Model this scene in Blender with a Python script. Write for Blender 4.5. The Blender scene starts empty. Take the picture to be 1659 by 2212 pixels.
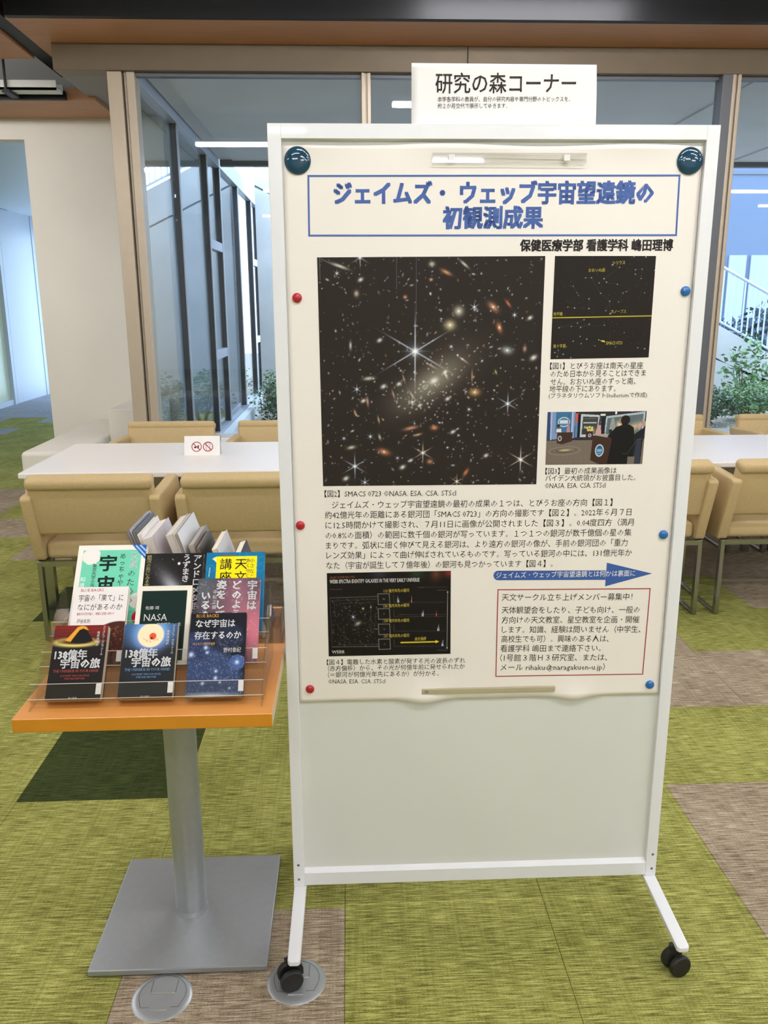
import bpy, bmesh, math, random
import numpy as np
from mathutils import Matrix, Vector
R = random.Random(7)
C = bpy.context.scene.collection
PI = math.pi

# ---------------------------------------------------------------- camera
CAM = [[0.9991352379474122, -0.041369540953495695, -0.004163817126717897],
       [-0.01413249755485584, -0.24371654475256369, -0.9697435322427953],
       [0.03910305364840067, 0.9689637799707317, -0.2440904428694447]]   # right, down, forward
F, CX, CY, H = 1790.18, 829.5, 1106.0, 1.464
cd = bpy.data.cameras.new('camera'); cam = bpy.data.objects.new('camera', cd); C.objects.link(cam)
r_, d_, f_ = [Vector(v) for v in CAM]
cam.matrix_world = Matrix(((r_.x, -d_.x, -f_.x, 0), (r_.y, -d_.y, -f_.y, 0), (r_.z, -d_.z, -f_.z, H), (0, 0, 0, 1)))
cd.sensor_fit = 'HORIZONTAL'; cd.sensor_width = 36; cd.lens = F * 36 / 1659
cd.clip_start = 0.05; cd.clip_end = 200
bpy.context.scene.camera = cam

# ---------------------------------------------------------------- world, exposure
SC = bpy.context.scene
w = bpy.data.worlds.new('sky'); SC.world = w; w.use_nodes = True
bg = w.node_tree.nodes['Background']; bg.inputs[0].default_value = (0.62, 0.79, 1.0, 1); bg.inputs[1].default_value = 7.0
SC.view_settings.view_transform = 'Standard'; SC.view_settings.look = 'None'
SC.view_settings.gamma = 1; SC.view_settings.use_curve_mapping = False
SC.view_settings.exposure = 0.0
SC.cycles.max_bounces = 8; SC.cycles.diffuse_bounces = 4; SC.cycles.glossy_bounces = 4
SC.cycles.transparent_max_bounces = 24; SC.cycles.transmission_bounces = 6
SC.cycles.caustics_reflective = False; SC.cycles.caustics_refractive = False
SC.cycles.sample_clamp_indirect = 6
LAMP = 74.0
LAMP_COL = (0.96, 0.95, 1.0)


def at(x, y, Y):
    """point of the plane Y that the measured photo position (x, y) shows"""
    a, b = (x - CX) / F, (y - CY) / F
    d = Vector([CAM[0][i] * a + CAM[1][i] * b + CAM[2][i] for i in range(3)])
    return Vector((0, 0, H)) + d * (Y / d.y)


# ---------------------------------------------------------------- materials
def lin(c):
    return tuple(((v / 255) / 12.92 if v / 255 <= .04045 else ((v / 255 + .055) / 1.055) ** 2.4) for v in c)


MATS = {}


def mat(name, rgb=(200, 200, 200), rough=.6, metal=0., spec=.5, noise=0., nscale=30., bump=0., bscale=200., stretch=None, emit=0., coat=0.):
    if name in MATS: return MATS[name]
    m = bpy.data.materials.new(name); m.use_nodes = True; MATS[name] = m
    nt = m.node_tree; n = nt.nodes; l = nt.links; p = n['Principled BSDF']
    col = lin(rgb)
    p.inputs['Base Color'].default_value = (*col, 1); p.inputs['Roughness'].default_value = rough
    p.inputs['Metallic'].default_value = metal; p.inputs['Specular IOR Level'].default_value = spec
    p.inputs['Coat Weight'].default_value = coat
    if emit:
        p.inputs['Emission Color'].default_value = (*col, 1); p.inputs['Emission Strength'].default_value = emit
    if noise or bump:
        tc = n.new('ShaderNodeNewGeometry'); mp = n.new('ShaderNodeMapping')
        l.new(tc.outputs['Position'], mp.inputs[0])
        if stretch: mp.inputs['Scale'].default_value = stretch
    if noise:
        t = n.new('ShaderNodeTexNoise'); t.inputs['Scale'].default_value = nscale; t.inputs['Detail'].default_value = 5
        l.new(mp.outputs[0], t.inputs[0])
        rp = n.new('ShaderNodeValToRGB'); rp.color_ramp.elements[0].position = .3; rp.color_ramp.elements[1].position = .7
        rp.color_ramp.elements[0].color = (*[v * (1 - noise) for v in col], 1)
        rp.color_ramp.elements[1].color = (*[min(1, v * (1 + noise)) for v in col], 1)
        l.new(t.outputs['Fac'], rp.inputs[0]); l.new(rp.outputs[0], p.inputs['Base Color'])
    if bump:
        t2 = n.new('ShaderNodeTexNoise'); t2.inputs['Scale'].default_value = bscale; t2.inputs['Detail'].default_value = 3
        l.new(mp.outputs[0], t2.inputs[0]); b = n.new('ShaderNodeBump'); b.inputs['Strength'].default_value = bump
        b.inputs['Distance'].default_value = .002
        l.new(t2.outputs['Fac'], b.inputs['Height']); l.new(b.outputs[0], p.inputs['Normal'])
    return m


def glass_mat(name, tint=(1, 1, 1), ior=1.5, rough=0.0, gain=1.0):
    if name in MATS: return MATS[name]
    m = bpy.data.materials.new(name); m.use_nodes = True; MATS[name] = m
    nt = m.node_tree; n = nt.nodes; l = nt.links; n.clear()
    o = n.new('ShaderNodeOutputMaterial'); mx = n.new('ShaderNodeMixShader'); tr = n.new('ShaderNodeBsdfTransparent')
    gl = n.new('ShaderNodeBsdfGlossy'); lw = n.new('ShaderNodeLayerWeight'); lw.inputs['Blend'].default_value = .5
    pw = n.new('ShaderNodeMath'); pw.operation = 'POWER'; pw.inputs[1].default_value = 5
    ma = n.new('ShaderNodeMath'); ma.operation = 'MULTIPLY_ADD'; ma.use_clamp = True
    f0 = ((ior - 1) / (ior + 1)) ** 2 * gain; ma.inputs[1].default_value = 1 - f0; ma.inputs[2].default_value = f0
    tr.inputs[0].default_value = (*tint, 1); gl.inputs['Roughness'].default_value = rough
    l.new(lw.outputs['Facing'], pw.inputs[0]); l.new(pw.outputs[0], ma.inputs[0]); l.new(ma.outputs[0], mx.inputs[0])
    l.new(tr.outputs[0], mx.inputs[1]); l.new(gl.outputs[0], mx.inputs[2]); l.new(mx.outputs[0], o.inputs[0]); return m


def print_mat():
    if 'print' in MATS: return MATS['print']
    m = bpy.data.materials.new('printed_ink'); m.use_nodes = True; MATS['print'] = m
    n = m.node_tree.nodes; a = n.new('ShaderNodeVertexColor'); a.layer_name = 'ink'
    p = n['Principled BSDF']; p.inputs['Roughness'].default_value = .55; p.inputs['Specular IOR Level'].default_value = .15
    m.node_tree.links.new(a.outputs[0], p.inputs['Base Color']); return m


def carpet(name, a, b, c):
    """woven loops: fine streaks along X, sparse pale threads along Y"""
    m = bpy.data.materials.new(name); m.use_nodes = True; MATS[name] = m
    nt = m.node_tree; n = nt.nodes; l = nt.links; p = n['Principled BSDF']; p.inputs['Roughness'].default_value = .95
    p.inputs['Specular IOR Level'].default_value = .15
    g = n.new('ShaderNodeNewGeometry')

    def noi(scale, detail=3):
        mp = n.new('ShaderNodeMapping'); mp.inputs['Scale'].default_value = scale; l.new(g.outputs['Position'], mp.inputs[0])
        t = n.new('ShaderNodeTexNoise'); t.inputs['Scale'].default_value = 1; t.inputs['Detail'].default_value = detail
        l.new(mp.outputs[0], t.inputs[0]); return t.outputs['Fac']
    s1 = noi((17, 300, 1)); s2 = noi((120, 5, 1), 2); s3 = noi((3, 3, 1), 4); s4 = noi((260, 330, 1), 2)

    def math_(op, x, y):
        q = n.new('ShaderNodeMath'); q.operation = op
        for i, v in enumerate((x, y)):
            if isinstance(v, (int, float)): q.inputs[i].default_value = v
            else: l.new(v, q.inputs[i])
        return q.outputs[0]
    f = math_('ADD', math_('MULTIPLY', s1, .62), math_('ADD', math_('MULTIPLY', s3, .16), math_('ADD', math_('MULTIPLY', s4, .22), math_('MULTIPLY', s2, .10))))
    rp = n.new('ShaderNodeValToRGB'); e = rp.color_ramp.elements
    e[0].position = .44; e[0].color = (*lin(a), 1); e[1].position = .66; e[1].color = (*lin(c), 1)
    k = e.new(.545); k.color = (*lin(b), 1)
    l.new(f, rp.inputs[0]); l.new(rp.outputs[0], p.inputs['Base Color'])
    bp = n.new('ShaderNodeBump'); bp.inputs['Strength'].default_value = .6; bp.inputs['Distance'].default_value = .004
    l.new(f, bp.inputs['Height']); l.new(bp.outputs[0], p.inputs['Normal'])
    return m


# ---------------------------------------------------------------- mesh helpers
class MB:
    def __init__(s): s.bm = bmesh.new()

    def box(s, x0, x1, y0, y1, z0, z1, bev=0, seg=2, M=None):
        g = bmesh.ops.create_cube(s.bm, size=1)
        vs = g['verts']
        for v in vs:
            v.co = Vector(((x0 + x1) / 2 + v.co.x * (x1 - x0), (y0 + y1) / 2 + v.co.y * (y1 - y0), (z0 + z1) / 2 + v.co.z * (z1 - z0)))
        if bev:
            es = {e for v in vs for e in v.link_edges}
            r = bmesh.ops.bevel(s.bm, geom=list(es), offset=bev, segments=seg, profile=.5, affect='EDGES')
            vs = {v for f in r['faces'] for v in f.verts} | {v for v in vs if v.is_valid}
        if M is not None:
            for v in vs: v.co = M @ v.co
        return s

    def prism(s, pts, axis, a, b, bev=0, seg=2):
        """extrude polygon; axis 'x': pts=(y,z), 'y': pts=(x,z), 'z': pts=(x,y)"""
        mk = {'x': lambda p, t: (t, p[0], p[1]), 'y': lambda p, t: (p[0], t, p[1]), 'z': lambda p, t: (p[0], p[1], t)}[axis]
        A = [s.bm.verts.new(mk(p, a)) for p in pts]; B = [s.bm.verts.new(mk(p, b)) for p in pts]
        fs = [s.bm.faces.new(A), s.bm.faces.new(B[::-1])]
        k = len(pts)
        for i in range(k): fs.append(s.bm.faces.new((A[i], B[i], B[(i + 1) % k], A[(i + 1) % k])))
        bmesh.ops.recalc_face_normals(s.bm, faces=fs)
        if bev:
            es = {e for f in fs for e in f.edges}
            bmesh.ops.bevel(s.bm, geom=list(es), offset=bev, segments=seg, profile=.5, affect='EDGES')
        return s

    def tube(s, p, q, r, n=16, r2=None):
        p, q = Vector(p), Vector(q); d = q - p
        g = bmesh.ops.create_cone(s.bm, cap_ends=True, segments=n, radius1=r, radius2=r if r2 is None else r2, depth=d.length)
        M = Matrix.Translation((p + q) / 2) @ d.to_track_quat('Z', 'Y').to_matrix().to_4x4()
        for v in g['verts']: v.co = M @ v.co
        return s

    def lathe(s, prof, n=32, M=None):
        """prof: (r, z) list; spin about z"""
        rings = []
        M = M or Matrix()
        for r, z in prof:
            if r < 1e-6: rings.append([s.bm.verts.new(M @ Vector((0, 0, z)))])
            else: rings.append([s.bm.verts.new(M @ Vector((r * math.cos(2 * PI * i / n), r * math.sin(2 * PI * i / n), z))) for i in range(n)])
        for a, b in zip(rings, rings[1:]):
            for i in range(n):
                j = (i + 1) % n
                if len(a) == 1: s.bm.faces.new((a[0], b[i], b[j]))
                elif len(b) == 1: s.bm.faces.new((a[i], a[j], b[0]))
                else: s.bm.faces.new((a[i], a[j], b[j], b[i]))
        return s

    def build(s, name, m, parent=None, smooth=False, angle=35):
        bmesh.ops.recalc_face_normals(s.bm, faces=s.bm.faces)
        me = bpy.data.meshes.new(name); s.bm.to_mesh(me); s.bm.free()
        me.materials.append(m)
        if smooth:
            me.shade_smooth()
            try: me.set_sharp_from_angle(angle=math.radians(angle))
            except Exception: pass
        return link(name, me, parent)


def link(name, me, parent=None):
    o = bpy.data.objects.new(name, me); C.objects.link(o)
    if parent: o.parent = parent
    return o


def tag(o, label=None, cat=None, group=None, kind=None):
    if label: o['label'] = label
    if cat: o['category'] = cat
    if group: o['group'] = group
    if kind: o['kind'] = kind
    return o


def thing(name, label, cat, loc=(0, 0, 0), rz=0, group=None):
    o = bpy.data.objects.new(name, None); C.objects.link(o); o.location = loc; o.rotation_euler = (0, 0, rz)
    o.empty_display_size = .05
    return tag(o, label, cat, group)


def struct(name, mb, m, label, cat=None, parent=None, smooth=False):
    o = mb.build(name, m, parent, smooth)
    if parent is None: tag(o, label, cat or name.split('_')[0], kind='structure')
    return o


def copy_tree(o, parent=None):
    c = o.copy(); C.objects.link(c); c.parent = parent
    for ch in list(o.children): copy_tree(ch, c)
    return c


def box(*a, **k): return MB().box(*a, **k)


# ---------------------------------------------------------------- print: text and painted grids
def text_mesh(body, offset=0, res=1):
    cu = bpy.data.curves.new('t', 'FONT'); cu.body = body; cu.resolution_u = res; cu.offset = offset; cu.fill_mode = 'FRONT'
    o = bpy.data.objects.new('t', cu); C.objects.link(o)
    dg = bpy.context.evaluated_depsgraph_get(); me = o.evaluated_get(dg).to_mesh()
    vs = np.empty(len(me.vertices) * 3, 'f'); me.vertices.foreach_get('co', vs); vs = vs.reshape(-1, 3)[:, :2].copy()
    fs = [tuple(p.vertices) for p in me.polygons]
    o.evaluated_get(dg).to_mesh_clear(); bpy.data.objects.remove(o); bpy.data.curves.remove(cu)
    return vs, fs


class Ink:
    """collects flat lettering; fn maps plane coordinates (a, b) to 3-D"""
    def __init__(s, fn): s.v = []; s.f = []; s.fn = fn

    def add(s, pts, faces):
        k = len(s.v); s.v += [tuple(s.fn(a, b)) for a, b in pts]; s.f += [tuple(i + k for i in f) for f in faces]

    def line(s, body, p0, p1, em, offset=0, res=1):
        """lettering whose ink runs from p0 to p1 (mid-height line), em = character height"""
        vs, fs = text_mesh(body, 0, res)
        if not len(vs): return
        x0, x1 = vs[:, 0].min(), vs[:, 0].max()
        p0, p1 = np.array(p0), np.array(p1); d = p1 - p0; L = np.linalg.norm(d); u = d / L; n = np.array((-u[1], u[0]))
        P = p0 + np.outer((vs[:, 0] - x0) / (x1 - x0) * L, u) + np.outer((vs[:, 1] - .37) * em, n)
        s.bold(P, fs, em, offset)

    def at(s, body, c, em, offset=0, sx=1):
        vs, fs = text_mesh(body)
        if not len(vs): return
        m = (vs.min(0) + vs.max(0)) / 2
        P = np.stack([c[0] + (vs[:, 0] - m[0]) * em * sx, c[1] + (vs[:, 1] - .37) * em], 1); s.bold(P, fs, em, offset)

    def bold(s, P, fs, em, offset):
        """heavier strokes: the same outline laid down a few times, slightly displaced"""
        for dx, dy in (((0, 0),) if not offset else ((-1, -.8), (1, -.8), (-1, .8), (1, .8), (0, 0))):
            s.add(P + np.array((dx, dy)) * offset * em, fs)

    def vert(s, body, x, ytop, em, pitch=None, offset=0):
        for i, ch in enumerate(body):
            if ch == 'ー':
                s.poly([(x - em * .05, ytop - (i + .05) * (pitch or em)), (x + em * .05, ytop - (i + .05) * (pitch or em)), (x + em * .05, ytop - (i + .9) * (pitch or em)), (x - em * .05, ytop - (i + .9) * (pitch or em))]); continue
            s.at(ch, (x, ytop - (i + .5) * (pitch or em)), em, offset)

    def poly(s, pts): s.add(pts, [tuple(range(len(pts)))])

    def frame(s, q, t):
        """outline of quad q (4 corners) t thick"""
        c = np.mean(q, axis=0)
        for i in range(4):
            a, b = np.array(q[i]), np.array(q[(i + 1) % 4])
            ia, ib = a + np.sign(c - a) * t, b + np.sign(c - b) * t
            N = max(1, int(np.linalg.norm(b - a) / .012))
            for j in range(N):
                u, v = j / N, (j + 1) / N; s.poly([a + (b - a) * u, a + (b - a) * v, ia + (ib - ia) * v, ia + (ib - ia) * u])

    def build(s, name, m, parent):
        me = bpy.data.meshes.new(name); me.from_pydata(s.v, [], s.f); me.materials.append(m)
        o = link(name, me, parent); return o


class Cv:
    """small canvas painted with numpy, laid out as a grid of coloured vertices"""
    def __init__(s, w, h, c):
        s.w, s.h = w, h; s.a = np.empty((h, w, 3)); s.a[:] = np.array(c) / 255
        s.Y, s.X = np.mgrid[0:h, 0:w].astype(float)

    def put(s, m, c): m = np.clip(m, 0, 1)[..., None]; s.a = s.a * (1 - m) + np.array(c) / 255 * m

    def rect(s, x0, y0, x1, y1, c, al=1): s.put(((s.X >= x0) & (s.X < x1) & (s.Y >= y0) & (s.Y < y1)) * al, c)

    def ell(s, cx, cy, rx, ry, c, rot=0, soft=1., al=1):
        R_ = max(rx, ry) + 3; x0, x1, y0, y1 = max(0, int(cx - R_)), min(s.w, int(cx + R_) + 1), max(0, int(cy - R_)), min(s.h, int(cy + R_) + 1)
        if x0 >= x1 or y0 >= y1: return
        X, Y = s.X[y0:y1, x0:x1] - cx, s.Y[y0:y1, x0:x1] - cy
        a, b = math.cos(rot), math.sin(rot); u = X * a + Y * b; v = -X * b + Y * a
        d = np.sqrt((u / rx) ** 2 + (v / ry) ** 2); m = np.clip((1 - d) * min(rx, ry) / soft + .5, 0, 1) * al
        s.a[y0:y1, x0:x1] = s.a[y0:y1, x0:x1] * (1 - m[..., None]) + np.array(c) / 255 * m[..., None]

    def glow(s, cx, cy, rx, ry, c, rot=0, k=1., pw=1.):
        R_ = max(rx, ry) * 4; x0, x1, y0, y1 = max(0, int(cx - R_)), min(s.w, int(cx + R_) + 1), max(0, int(cy - R_)), min(s.h, int(cy + R_) + 1)
        if x0 >= x1 or y0 >= y1: return
        X, Y = s.X[y0:y1, x0:x1] - cx, s.Y[y0:y1, x0:x1] - cy
        a, b = math.cos(rot), math.sin(rot); u = (X * a + Y * b) / rx; v = (-X * b + Y * a) / ry
        m = np.exp(-(u * u + v * v) ** pw) * k
        s.a[y0:y1, x0:x1] = s.a[y0:y1, x0:x1] + (1 - s.a[y0:y1, x0:x1]) * (np.array(c) / 255 * np.clip(m, 0, 1)[..., None])

    def line(s, x0, y0, x1, y1, w, c, al=1):
        dx, dy = x1 - x0, y1 - y0; L2 = dx * dx + dy * dy + 1e-9
        t = np.clip(((s.X - x0) * dx + (s.Y - y0) * dy) / L2, 0, 1)
        d = np.hypot(s.X - x0 - t * dx, s.Y - y0 - t * dy); s.put(np.clip(w / 2 + .5 - d, 0, 1) * al, c)

    def poly(s, pts, c, al=1):
        ins = np.zeros((s.h, s.w), bool); n = len(pts)
        for i in range(n):
            (xa, ya), (xb, yb) = pts[i], pts[(i + 1) % n]
            if ya == yb: continue
            ins ^= ((s.Y < ya) != (s.Y < yb)) & (s.X < (xb - xa) * (s.Y - ya) / (yb - ya) + xa)
        s.put(ins * al, c)

    def star(s, cx, cy, L, c=(215, 225, 245), n=6, w=.5, rot=PI / 6, k=1.):
        for i in range(n):
            a = rot + 2 * PI * i / n
            x, y = cx, cy
            s.glow(cx + math.cos(a) * L * .3, cy + math.sin(a) * L * .3, L * .38, w, c, rot=a, k=.8 * k)
        s.glow(cx, cy, 1.2 + L * .05, 1.2 + L * .05, (255, 255, 255), k=k)
        s.glow(cx, cy, L * .16, L * .16, c, k=.35 * k)

    def build(s, name, fn, parent):
        a = np.clip(s.a, 0, 1); a = np.where(a <= .04045, a / 12.92, ((a + .055) / 1.055) ** 2.4)
        u = np.linspace(0, 1, s.w); v = np.linspace(1, 0, s.h)
        co = np.array([[fn(x, y) for x in u] for y in v], 'f').reshape(-1, 3)
        idx = np.arange(s.w * s.h).reshape(s.h, s.w)
        q = np.stack([idx[1:, :-1], idx[1:, 1:], idx[:-1, 1:], idx[:-1, :-1]], -1).reshape(-1, 4)
        me = bpy.data.meshes.new(name); me.vertices.add(len(co)); me.vertices.foreach_set('co', co.ravel())
        me.loops.add(q.size); me.loops.foreach_set('vertex_index', q.ravel().astype('i'))
        me.polygons.add(len(q)); me.polygons.foreach_set('loop_start', np.arange(0, q.size, 4, dtype='i'))
        me.update(calc_edges=True)
        at_ = me.color_attributes.new('ink', 'FLOAT_COLOR', 'POINT')
        rgba = np.ones((len(co), 4), 'f'); rgba[:, :3] = a.reshape(-1, 3); at_.data.foreach_set('color', rgba.ravel())
        me.materials.append(print_mat()); return link(name, me, parent)


# ---------------------------------------------------------------- palette
M_CREAM = mat('cream_wall', (218, 213, 200), .7, noise=.02, nscale=3)
M_WHITE = mat('white_laminate', (234, 228, 220), .35, noise=.01)
M_WOOD = mat('reddish_wood_panel', (176, 124, 86), .5, noise=.10, nscale=6, stretch=(.6, 8, 8))
M_BRONZE = mat('bronze_aluminium', (104, 90, 70), .45, metal=.25, noise=.03, nscale=8)
M_POST = mat('champagne_post', (182, 168, 148), .42, metal=.25, noise=.02)
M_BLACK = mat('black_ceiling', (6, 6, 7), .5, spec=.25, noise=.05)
M_FRAME = mat('grey_aluminium_frame', (168, 172, 184), .4, metal=.3)
M_DARKFR = mat('dark_grey_frame', (96, 98, 102), .45, metal=.3)
M_CONC = mat('fair_faced_concrete', (192, 192, 194), .85, noise=.10, nscale=2.2, bump=.3, bscale=30)
M_FAB = mat('tan_upholstery', (192, 168, 122), .85, noise=.05, nscale=90, bump=.25, bscale=900)
M_CHROME = mat('chrome', (168, 170, 174), .25, metal=1.)
M_STEEL = mat('silver_painted_steel', (166, 170, 172), .36, metal=.6, noise=.03, nscale=60)
M_ENAMEL = mat('white_enamel', (232, 233, 235), .32, noise=.008, coat=.1)
M_BOARD = mat('whiteboard_surface', (220, 221, 216), .22, noise=.008, nscale=2)
M_PAPER = mat('poster_paper', (240, 234, 225), .5, noise=.012, nscale=4)
M_SHEET = mat('white_card', (236, 234, 230), .55)
M_RUBBER = mat('black_plastic', (26, 26, 26), .55)
M_BLACKINK = mat('black_ink', (38, 32, 32), .6)
M_WHITEINK = mat('white_ink', (240, 240, 240), .6)
M_ORANGE = mat('orange_laminate', (214, 144, 72), .28, noise=.03, nscale=5)
M_ORANGE_E = mat('orange_edge_band', (206, 136, 34), .4, noise=.03, nscale=20)
M_GLASS = glass_mat('window_glass', (.94, .97, .98), 1.45)
M_FGLASS = glass_mat('facade_glass', (.92, .95, .97), 1.52, gain=1.3)
M_ACRYL = glass_mat('clear_acrylic', (.97, .97, .96), 1.49, rough=.03, gain=1.3)
M_LAMP = mat('lamp_diffuser', (255, 255, 255), .5)
_p = M_LAMP.node_tree.nodes['Principled BSDF']; _p.inputs['Emission Color'].default_value = (*LAMP_COL, 1); _p.inputs['Emission Strength'].default_value = LAMP
C_GREEN = carpet('green_carpet', (92, 90, 40), (136, 136, 68), (178, 176, 104))
C_BROWN = carpet('taupe_carpet', (104, 90, 72), (148, 132, 110), (188, 174, 150))
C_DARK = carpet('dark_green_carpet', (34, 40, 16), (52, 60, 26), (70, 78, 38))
C_BAND = carpet('grey_carpet', (120, 122, 130), (146, 148, 156), (168, 170, 178))

# ================================================================ SETTING
# ---- floor: carpet tiles on a 0.5 m grid
X0, Y0 = -.03, 1.77


def tile_kind(i, j):
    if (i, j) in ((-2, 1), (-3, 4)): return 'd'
    if (i, j) == (-1, -1): return 'b'
    if i >= 2 and j in (0, -1, -2): return 'b'
    if i >= 1 and j == 2: return 'b'
    if 0 <= i <= 2 and j == 3: return 'b'
    if j == 4: return 'b' if (-1 <= i <= 1 or i >= 4) else 'g'
    if j >= 5 and i >= -2: return 'b'
    if (i, j) == (-4, 6) or (j == 7 and i in (-5, -6)) or (i <= -6 and j in (8, 9)): return 'b'
    if (i, j) in ((-8, 18), (-9, 16), (-10, 16)): return 's'
    if i <= -9 and j >= 19 or i <= -10 and j >= 17: return 's'
    if j >= 20: return 's'
    return 'g'


CM = {'g': C_GREEN, 'b': C_BROWN, 'd': C_DARK, 's': C_BAND}
floor = tag(box(-5.6, 9.6, -8.2, 5.95, -.10, -.006).box(-5.6, -1.42, 5.95, 14.7, -.10, -.006).build('floor', C_GREEN), 'carpeted library floor of green and taupe square tiles', 'floor', kind='structure')
tm = {}
for k in CM:
    mb = MB(); mb.prism([(.0006, .0006), (.4994, .0006), (.4994, .4994), (.0006, .4994)], 'z', -.006, 0)
    me = bpy.data.meshes.new('carpet_tile'); mb.bm.to_mesh(me); mb.bm.free(); me.materials.append(CM[k]); tm[k] = me
cand = []
for i in range(-11, 16):
    for j in range(-4, 26):
        x, y = X0 + .5 * i, Y0 + .5 * j
        if y + .5 < .2 or x + .5 > 8 or x < -5.58 or y + .5 > 14.7: continue
        if y > 5.0 and x > -1.9: continue
        if y > 6.4 and x > -2.6 and x < -1.3: pass
        # the camera's wedge of view with some margin
        if not (-.62 * (y + .9) - .4 < x + .25 < .68 * (y + .9) + .3): continue
        cand.append((math.hypot(x, y), i, j))
cand.sort()
rest = MB()
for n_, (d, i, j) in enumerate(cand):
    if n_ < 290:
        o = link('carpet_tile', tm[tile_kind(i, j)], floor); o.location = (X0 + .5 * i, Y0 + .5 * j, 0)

# ---- window wall (plane Y = 5.7 .. 5.85), low sill wall, posts, glass
YW = 5.72
struct('wall_front', box(-1.48, 9.5, 5.62, 5.95, 0, .535), M_WHITE, 'low white wall under the tall courtyard windows', 'wall')
struct('trim_sill', box(-1.49, 9.5, 5.58, 6.04, .535, .552, bev=.004), M_SHEET, 'white window sill ledge behind the tan chairs', 'sill')
ph = (.55, 2.87)
MB_ = MB().box(-1.482, -1.392, YW, YW + .14, *ph, bev=.004).box(-1.384, -1.372, YW + .03, YW + .14, *ph).box(-1.367, -1.315, YW + .01, YW + .14, *ph, bev=.004)
struct('trim_1', MB_, M_POST, 'champagne metal corner post left of the courtyard window', 'post')
struct('trim_2', MB().box(.100, .122, YW, YW + .12, *ph, bev=.003).box(.122, .136, YW + .015, YW + .12, *ph).box(.136, .158, YW, YW + .12, *ph, bev=.003), M_POST, 'slim champagne mullion above the whiteboard, left of the paper sign', 'mullion')
struct('trim_3', MB().box(2.470, 2.492, YW - .02, YW + .12, *ph, bev=.003).box(2.492, 2.504, YW, YW + .12, *ph).box(2.504, 2.526, YW - .02, YW + .12, *ph, bev=.003), M_POST, 'champagne mullion right of the whiteboard', 'mullion')
struct('trim_4', box(2.405, 2.470, YW - .02, YW + .10, *ph, bev=.002), M_DARKFR, 'dark grey steel jamb beside the mullion right of the whiteboard', 'jamb')
for k, (a, b, lb) in enumerate(((-1.315, .10, 'tall clear window pane left of the slim mullion'), (.158, 2.405, 'wide clear window pane behind the whiteboard'), (2.526, 9.5, 'clear window pane at the right edge, courtyard stair behind'))):
    wo = thing('window_%d' % (k + 1), lb, 'window'); wo['kind'] = 'structure'
    box(a, b, YW + .06, YW + .07, .552, 2.87).build('pane', M_GLASS, wo)
    box(a, b, YW + .04, YW + .09, 2.85, 2.87).build('frame', M_DARKFR, wo)
    box(a, b, YW + .045, YW + .085, .552, .558).build('bottom_rail', M_SHEET, wo)
# header and ceiling panels
hd = struct('trim_5', MB().box(-1.80, .765, 5.70, 5.84, 2.87, 3.02, bev=.002).box(.769, 9.5, 5.70, 5.84, 2.87, 3.02, bev=.002), M_BRONZE, 'bronze header beam running above the windows', 'beam')
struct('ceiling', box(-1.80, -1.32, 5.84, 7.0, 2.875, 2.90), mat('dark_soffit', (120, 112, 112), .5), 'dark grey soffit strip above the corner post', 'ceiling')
wp = thing('ceiling', 'reddish wood ceiling panels above the window wall', 'ceiling'); wp['kind'] = 'structure'
MB().box(-1.90, 9.5, 5.25, 6.12, 3.02, 3.10, bev=.002).build('ceiling_panel', M_WOOD, wp)
MB().box(-5.4, -2.0, 4.2, 5.98, 3.00, 3.08, bev=.002).build('ceiling_panel', M_WOOD, wp)
MB().box(-5.4, -1.75, 6.42, 6.99, 2.85, 2.93, bev=.002).build('ceiling_panel', M_WOOD, wp)
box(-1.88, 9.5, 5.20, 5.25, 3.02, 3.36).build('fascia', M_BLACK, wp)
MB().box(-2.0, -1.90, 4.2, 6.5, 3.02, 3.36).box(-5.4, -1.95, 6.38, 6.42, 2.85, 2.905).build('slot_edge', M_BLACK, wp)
struct('ceiling', MB().box(-5.5, 9.6, -8.1, 5.22, 3.36, 3.45), mat('ceiling_grey', (176, 172, 164), .8), 'high grey ceiling over the reading area')
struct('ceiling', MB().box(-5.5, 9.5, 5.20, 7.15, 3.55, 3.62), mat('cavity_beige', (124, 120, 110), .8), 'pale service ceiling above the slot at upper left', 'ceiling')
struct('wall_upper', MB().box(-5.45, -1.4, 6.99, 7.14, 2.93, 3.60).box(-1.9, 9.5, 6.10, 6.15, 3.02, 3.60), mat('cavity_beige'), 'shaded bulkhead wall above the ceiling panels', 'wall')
# cream wall with the corridor opening
struct('wall_front', MB().box(-2.48, -1.42, 7.0, 7.14, 0, 2.86).box(-5.5, -2.48, 7.0, 7.14, 2.70, 2.86), M_CREAM, 'cream wall left of the window with an opening to the corridor', 'wall')
# room enclosure
struct('wall_back', box(-5.6, 9.6, -8.2, -8.1, 0, 3.4), M_CREAM, 'cream rear wall behind the viewer', 'wall')
struct('wall_right', box(9.5, 9.6, -8.2, 5.95, 0, 3.6), M_CREAM, 'cream wall at the right end of the reading room', 'wall')
struct('wall_left', box(-5.6, -5.47, -8.2, 7.1, 0, 3.6), M_CREAM, 'cream wall on the left of the reading room', 'wall')
M_CWALL = mat('pale_corridor_wall', (194, 202, 212), .5)
struct('wall_far', MB().box(-5.6, -5.08, 12.9, 14.6, 0, 3.0)\
    .box(-5.6, -4.95, 14.6, 14.75, 0, 3.0).box(-4.95, -3.7, 14.6, 14.75, 2.6, 3.0).box(-3.7, -1.42, 14.6, 14.75, 0, 3.0).box(-5.10, -5.066, 12.92, 13.34, 0.0, 2.83, bev=.006).box(-5.09, -5.072, 14.20, 14.28, 0, 2.83), M_CWALL, 'pale corridor wall seen through the opening at far left', 'wall')
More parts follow.
